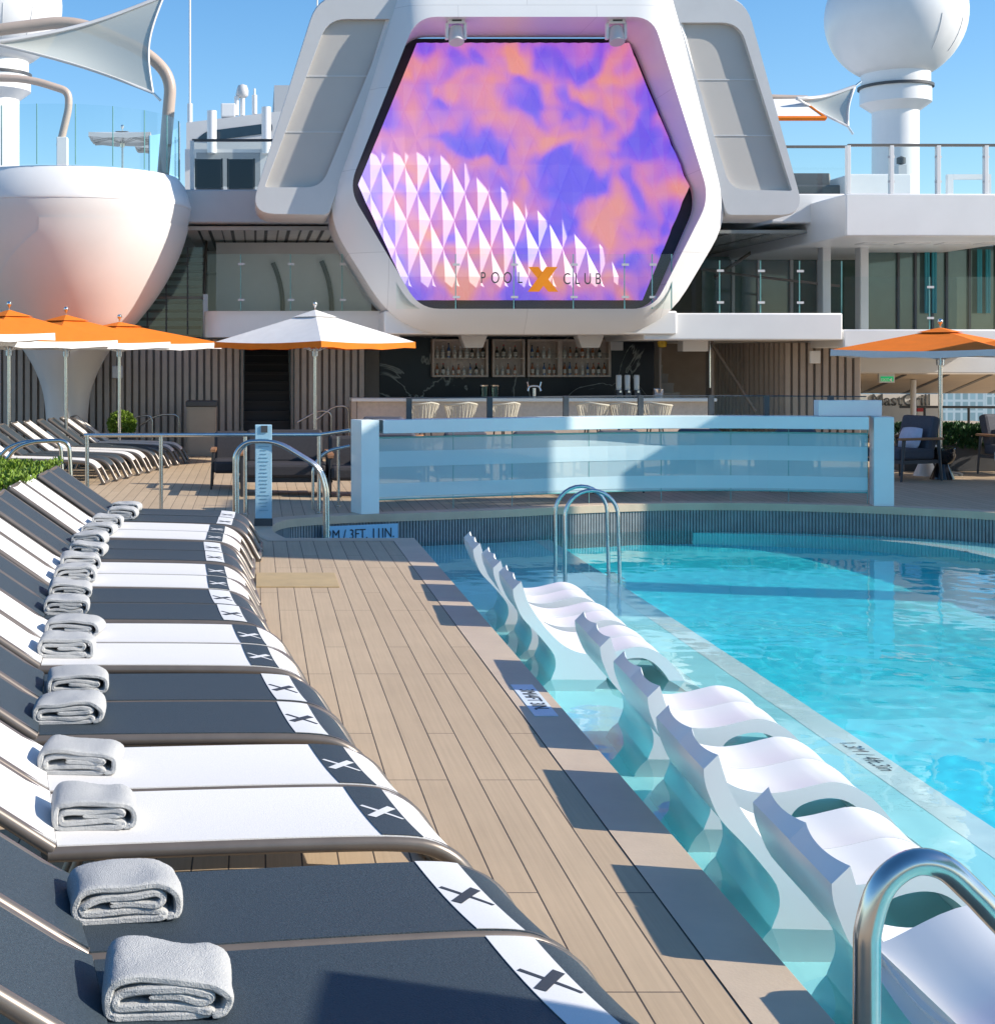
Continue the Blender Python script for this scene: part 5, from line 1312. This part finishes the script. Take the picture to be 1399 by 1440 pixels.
a, b = P(1290, 600, 36), P(1301, 572, 36); MB().box(a.x, b.x, 36, 36.3, 0, b.z - .12).build('body', 'offwhite', t); MB().box(a.x, b.x, 36, 36.3, b.z - .118, b.z).build('lid', 'red', t)
for k, (px, Y, w, hh) in enumerate(((1335, 520, 26, 34), (1352, 430, 14, 30), (1372, 600, 40, 36), (1396, 480, 22, 40), (1312, 700, 30, 30), (1425, 520, 34, 42))):
    x = sx(px, Y); tag(MB().box(x - w / 2, x + w / 2, Y, Y + 25, -24, -24 + hh).build('city_building', 'tower'), ('slim', 'narrow', 'wide', 'tall', 'farthest', 'rightmost')[k] + ' glassy harbour building far beyond the right railing', 'building', 'harbour buildings')
# unseen blocks added on the right to throw broad shadows over the far pool
t = thing('shadow_block_high', 'added unseen shadow block, white with windows, raised on a round column at far right', 'lounge', (13.35, 14.2, 0))
MB().prism(fillet([(12.95, 11.25, 5.25), (13.75, 11.25, 5.25), (13.75, 17.1, 5.25), (12.95, 17.1, 5.25)], .3, 5, True), (0, 0, 2.85)).build('wall', 'white', t, smooth=30)
for k in range(4): MB().box(12.92, 12.948, 11.9 + k * 1.2, 12.95 + k * 1.2, 6.1, 7.3).build('window', dg, t)
MB().lathe([(.34, 0), (.30, 3), (.3, 4.9), (.38, 5.249)], 13.35, 14.2, 24).build('column', 'white', t, smooth=60)
t = thing('shadow_block_low', 'lower white deckhouse on the ship side behind the tall one', 'deckhouse', (14.5, 21, 0))  # second unseen block, added to shade the far right deck
MB().box(13.0, 16.5, 17.8, 22.2, 0, 5.3).build('wall', 'white', t)
for k in range(3): MB().box(12.97, 12.998, 18.2 + k * 1.3, 19.2 + k * 1.3, 2.9, 4.2).build('window', dg, t)

# ------------------------------------------------------------------ light, sky, camera
AZ, EL = math.radians(14), math.radians(30.5)
sun = bpy.data.lights.new('sun', 'SUN'); sun.energy = 4.7; sun.angle = math.radians(.5); sun.color = (1, .91, .79)
so = bpy.data.objects.new('sun', sun); COL.objects.link(so)
sd = Vector((math.cos(EL) * math.cos(AZ), -math.cos(EL) * math.sin(AZ), math.sin(EL)))
so.rotation_euler = sd.to_track_quat('Z', 'Y').to_euler(); so.location = sd * 60
w = bpy.data.worlds.new('World'); S.world = w; w.use_nodes = True
nt = w.node_tree; bg = nt.nodes['Background']
sky = N(nt, 'ShaderNodeTexSky', sky_type='NISHITA'); sky.sun_disc = False
sky.sun_elevation = EL; sky.sun_rotation = math.radians(90) + AZ; sky.air_density = 1.0; sky.dust_density = .25; sky.ozone_density = 3.0; sky.altitude = 0
hs = N(nt, 'ShaderNodeHueSaturation', i_Saturation=1.25); nt.links.new(sky.outputs[0], hs.inputs['Color']); nt.links.new(hs.outputs[0], bg.inputs['Color']); bg.inputs['Strength'].default_value = .13
cam = bpy.data.cameras.new('camera'); co = bpy.data.objects.new('camera', cam); COL.objects.link(co); S.camera = co
co.location = (0, 0, H); co.rotation_euler = (math.radians(90), 0, 0)
cam.sensor_fit = 'HORIZONTAL'; cam.sensor_width = 36; cam.lens = F / 1399 * 36
cam.shift_x = (699.5 - VX) / 1399; cam.shift_y = -(720 - VY) / 1399
cam.clip_start = .05; cam.clip_end = 20000
S.view_settings.view_transform = 'Standard'; S.view_settings.look = 'None'; S.view_settings.gamma = 1; S.view_settings.exposure = .54
S.cycles.max_bounces = 10; S.cycles.transparent_max_bounces = 24; S.cycles.diffuse_bounces = 4; S.cycles.glossy_bounces = 5
S.cycles.sample_clamp_indirect = 6
sun.cycles.is_caustics_light = True
for o in ALLOBJ():
    if o.name.split('.')[0] in ('pool_ledge', 'pool_floor', 'pool_ledge_border', 'pool_bench', 'pool_bench_border', 'pool_side', 'pool_rib_wall', 'pool_lounger', 'pool_table'): o.cycles.is_caustics_receiver = True
for o in ALLOBJ():
    if '_loc' in o: del o['_loc']
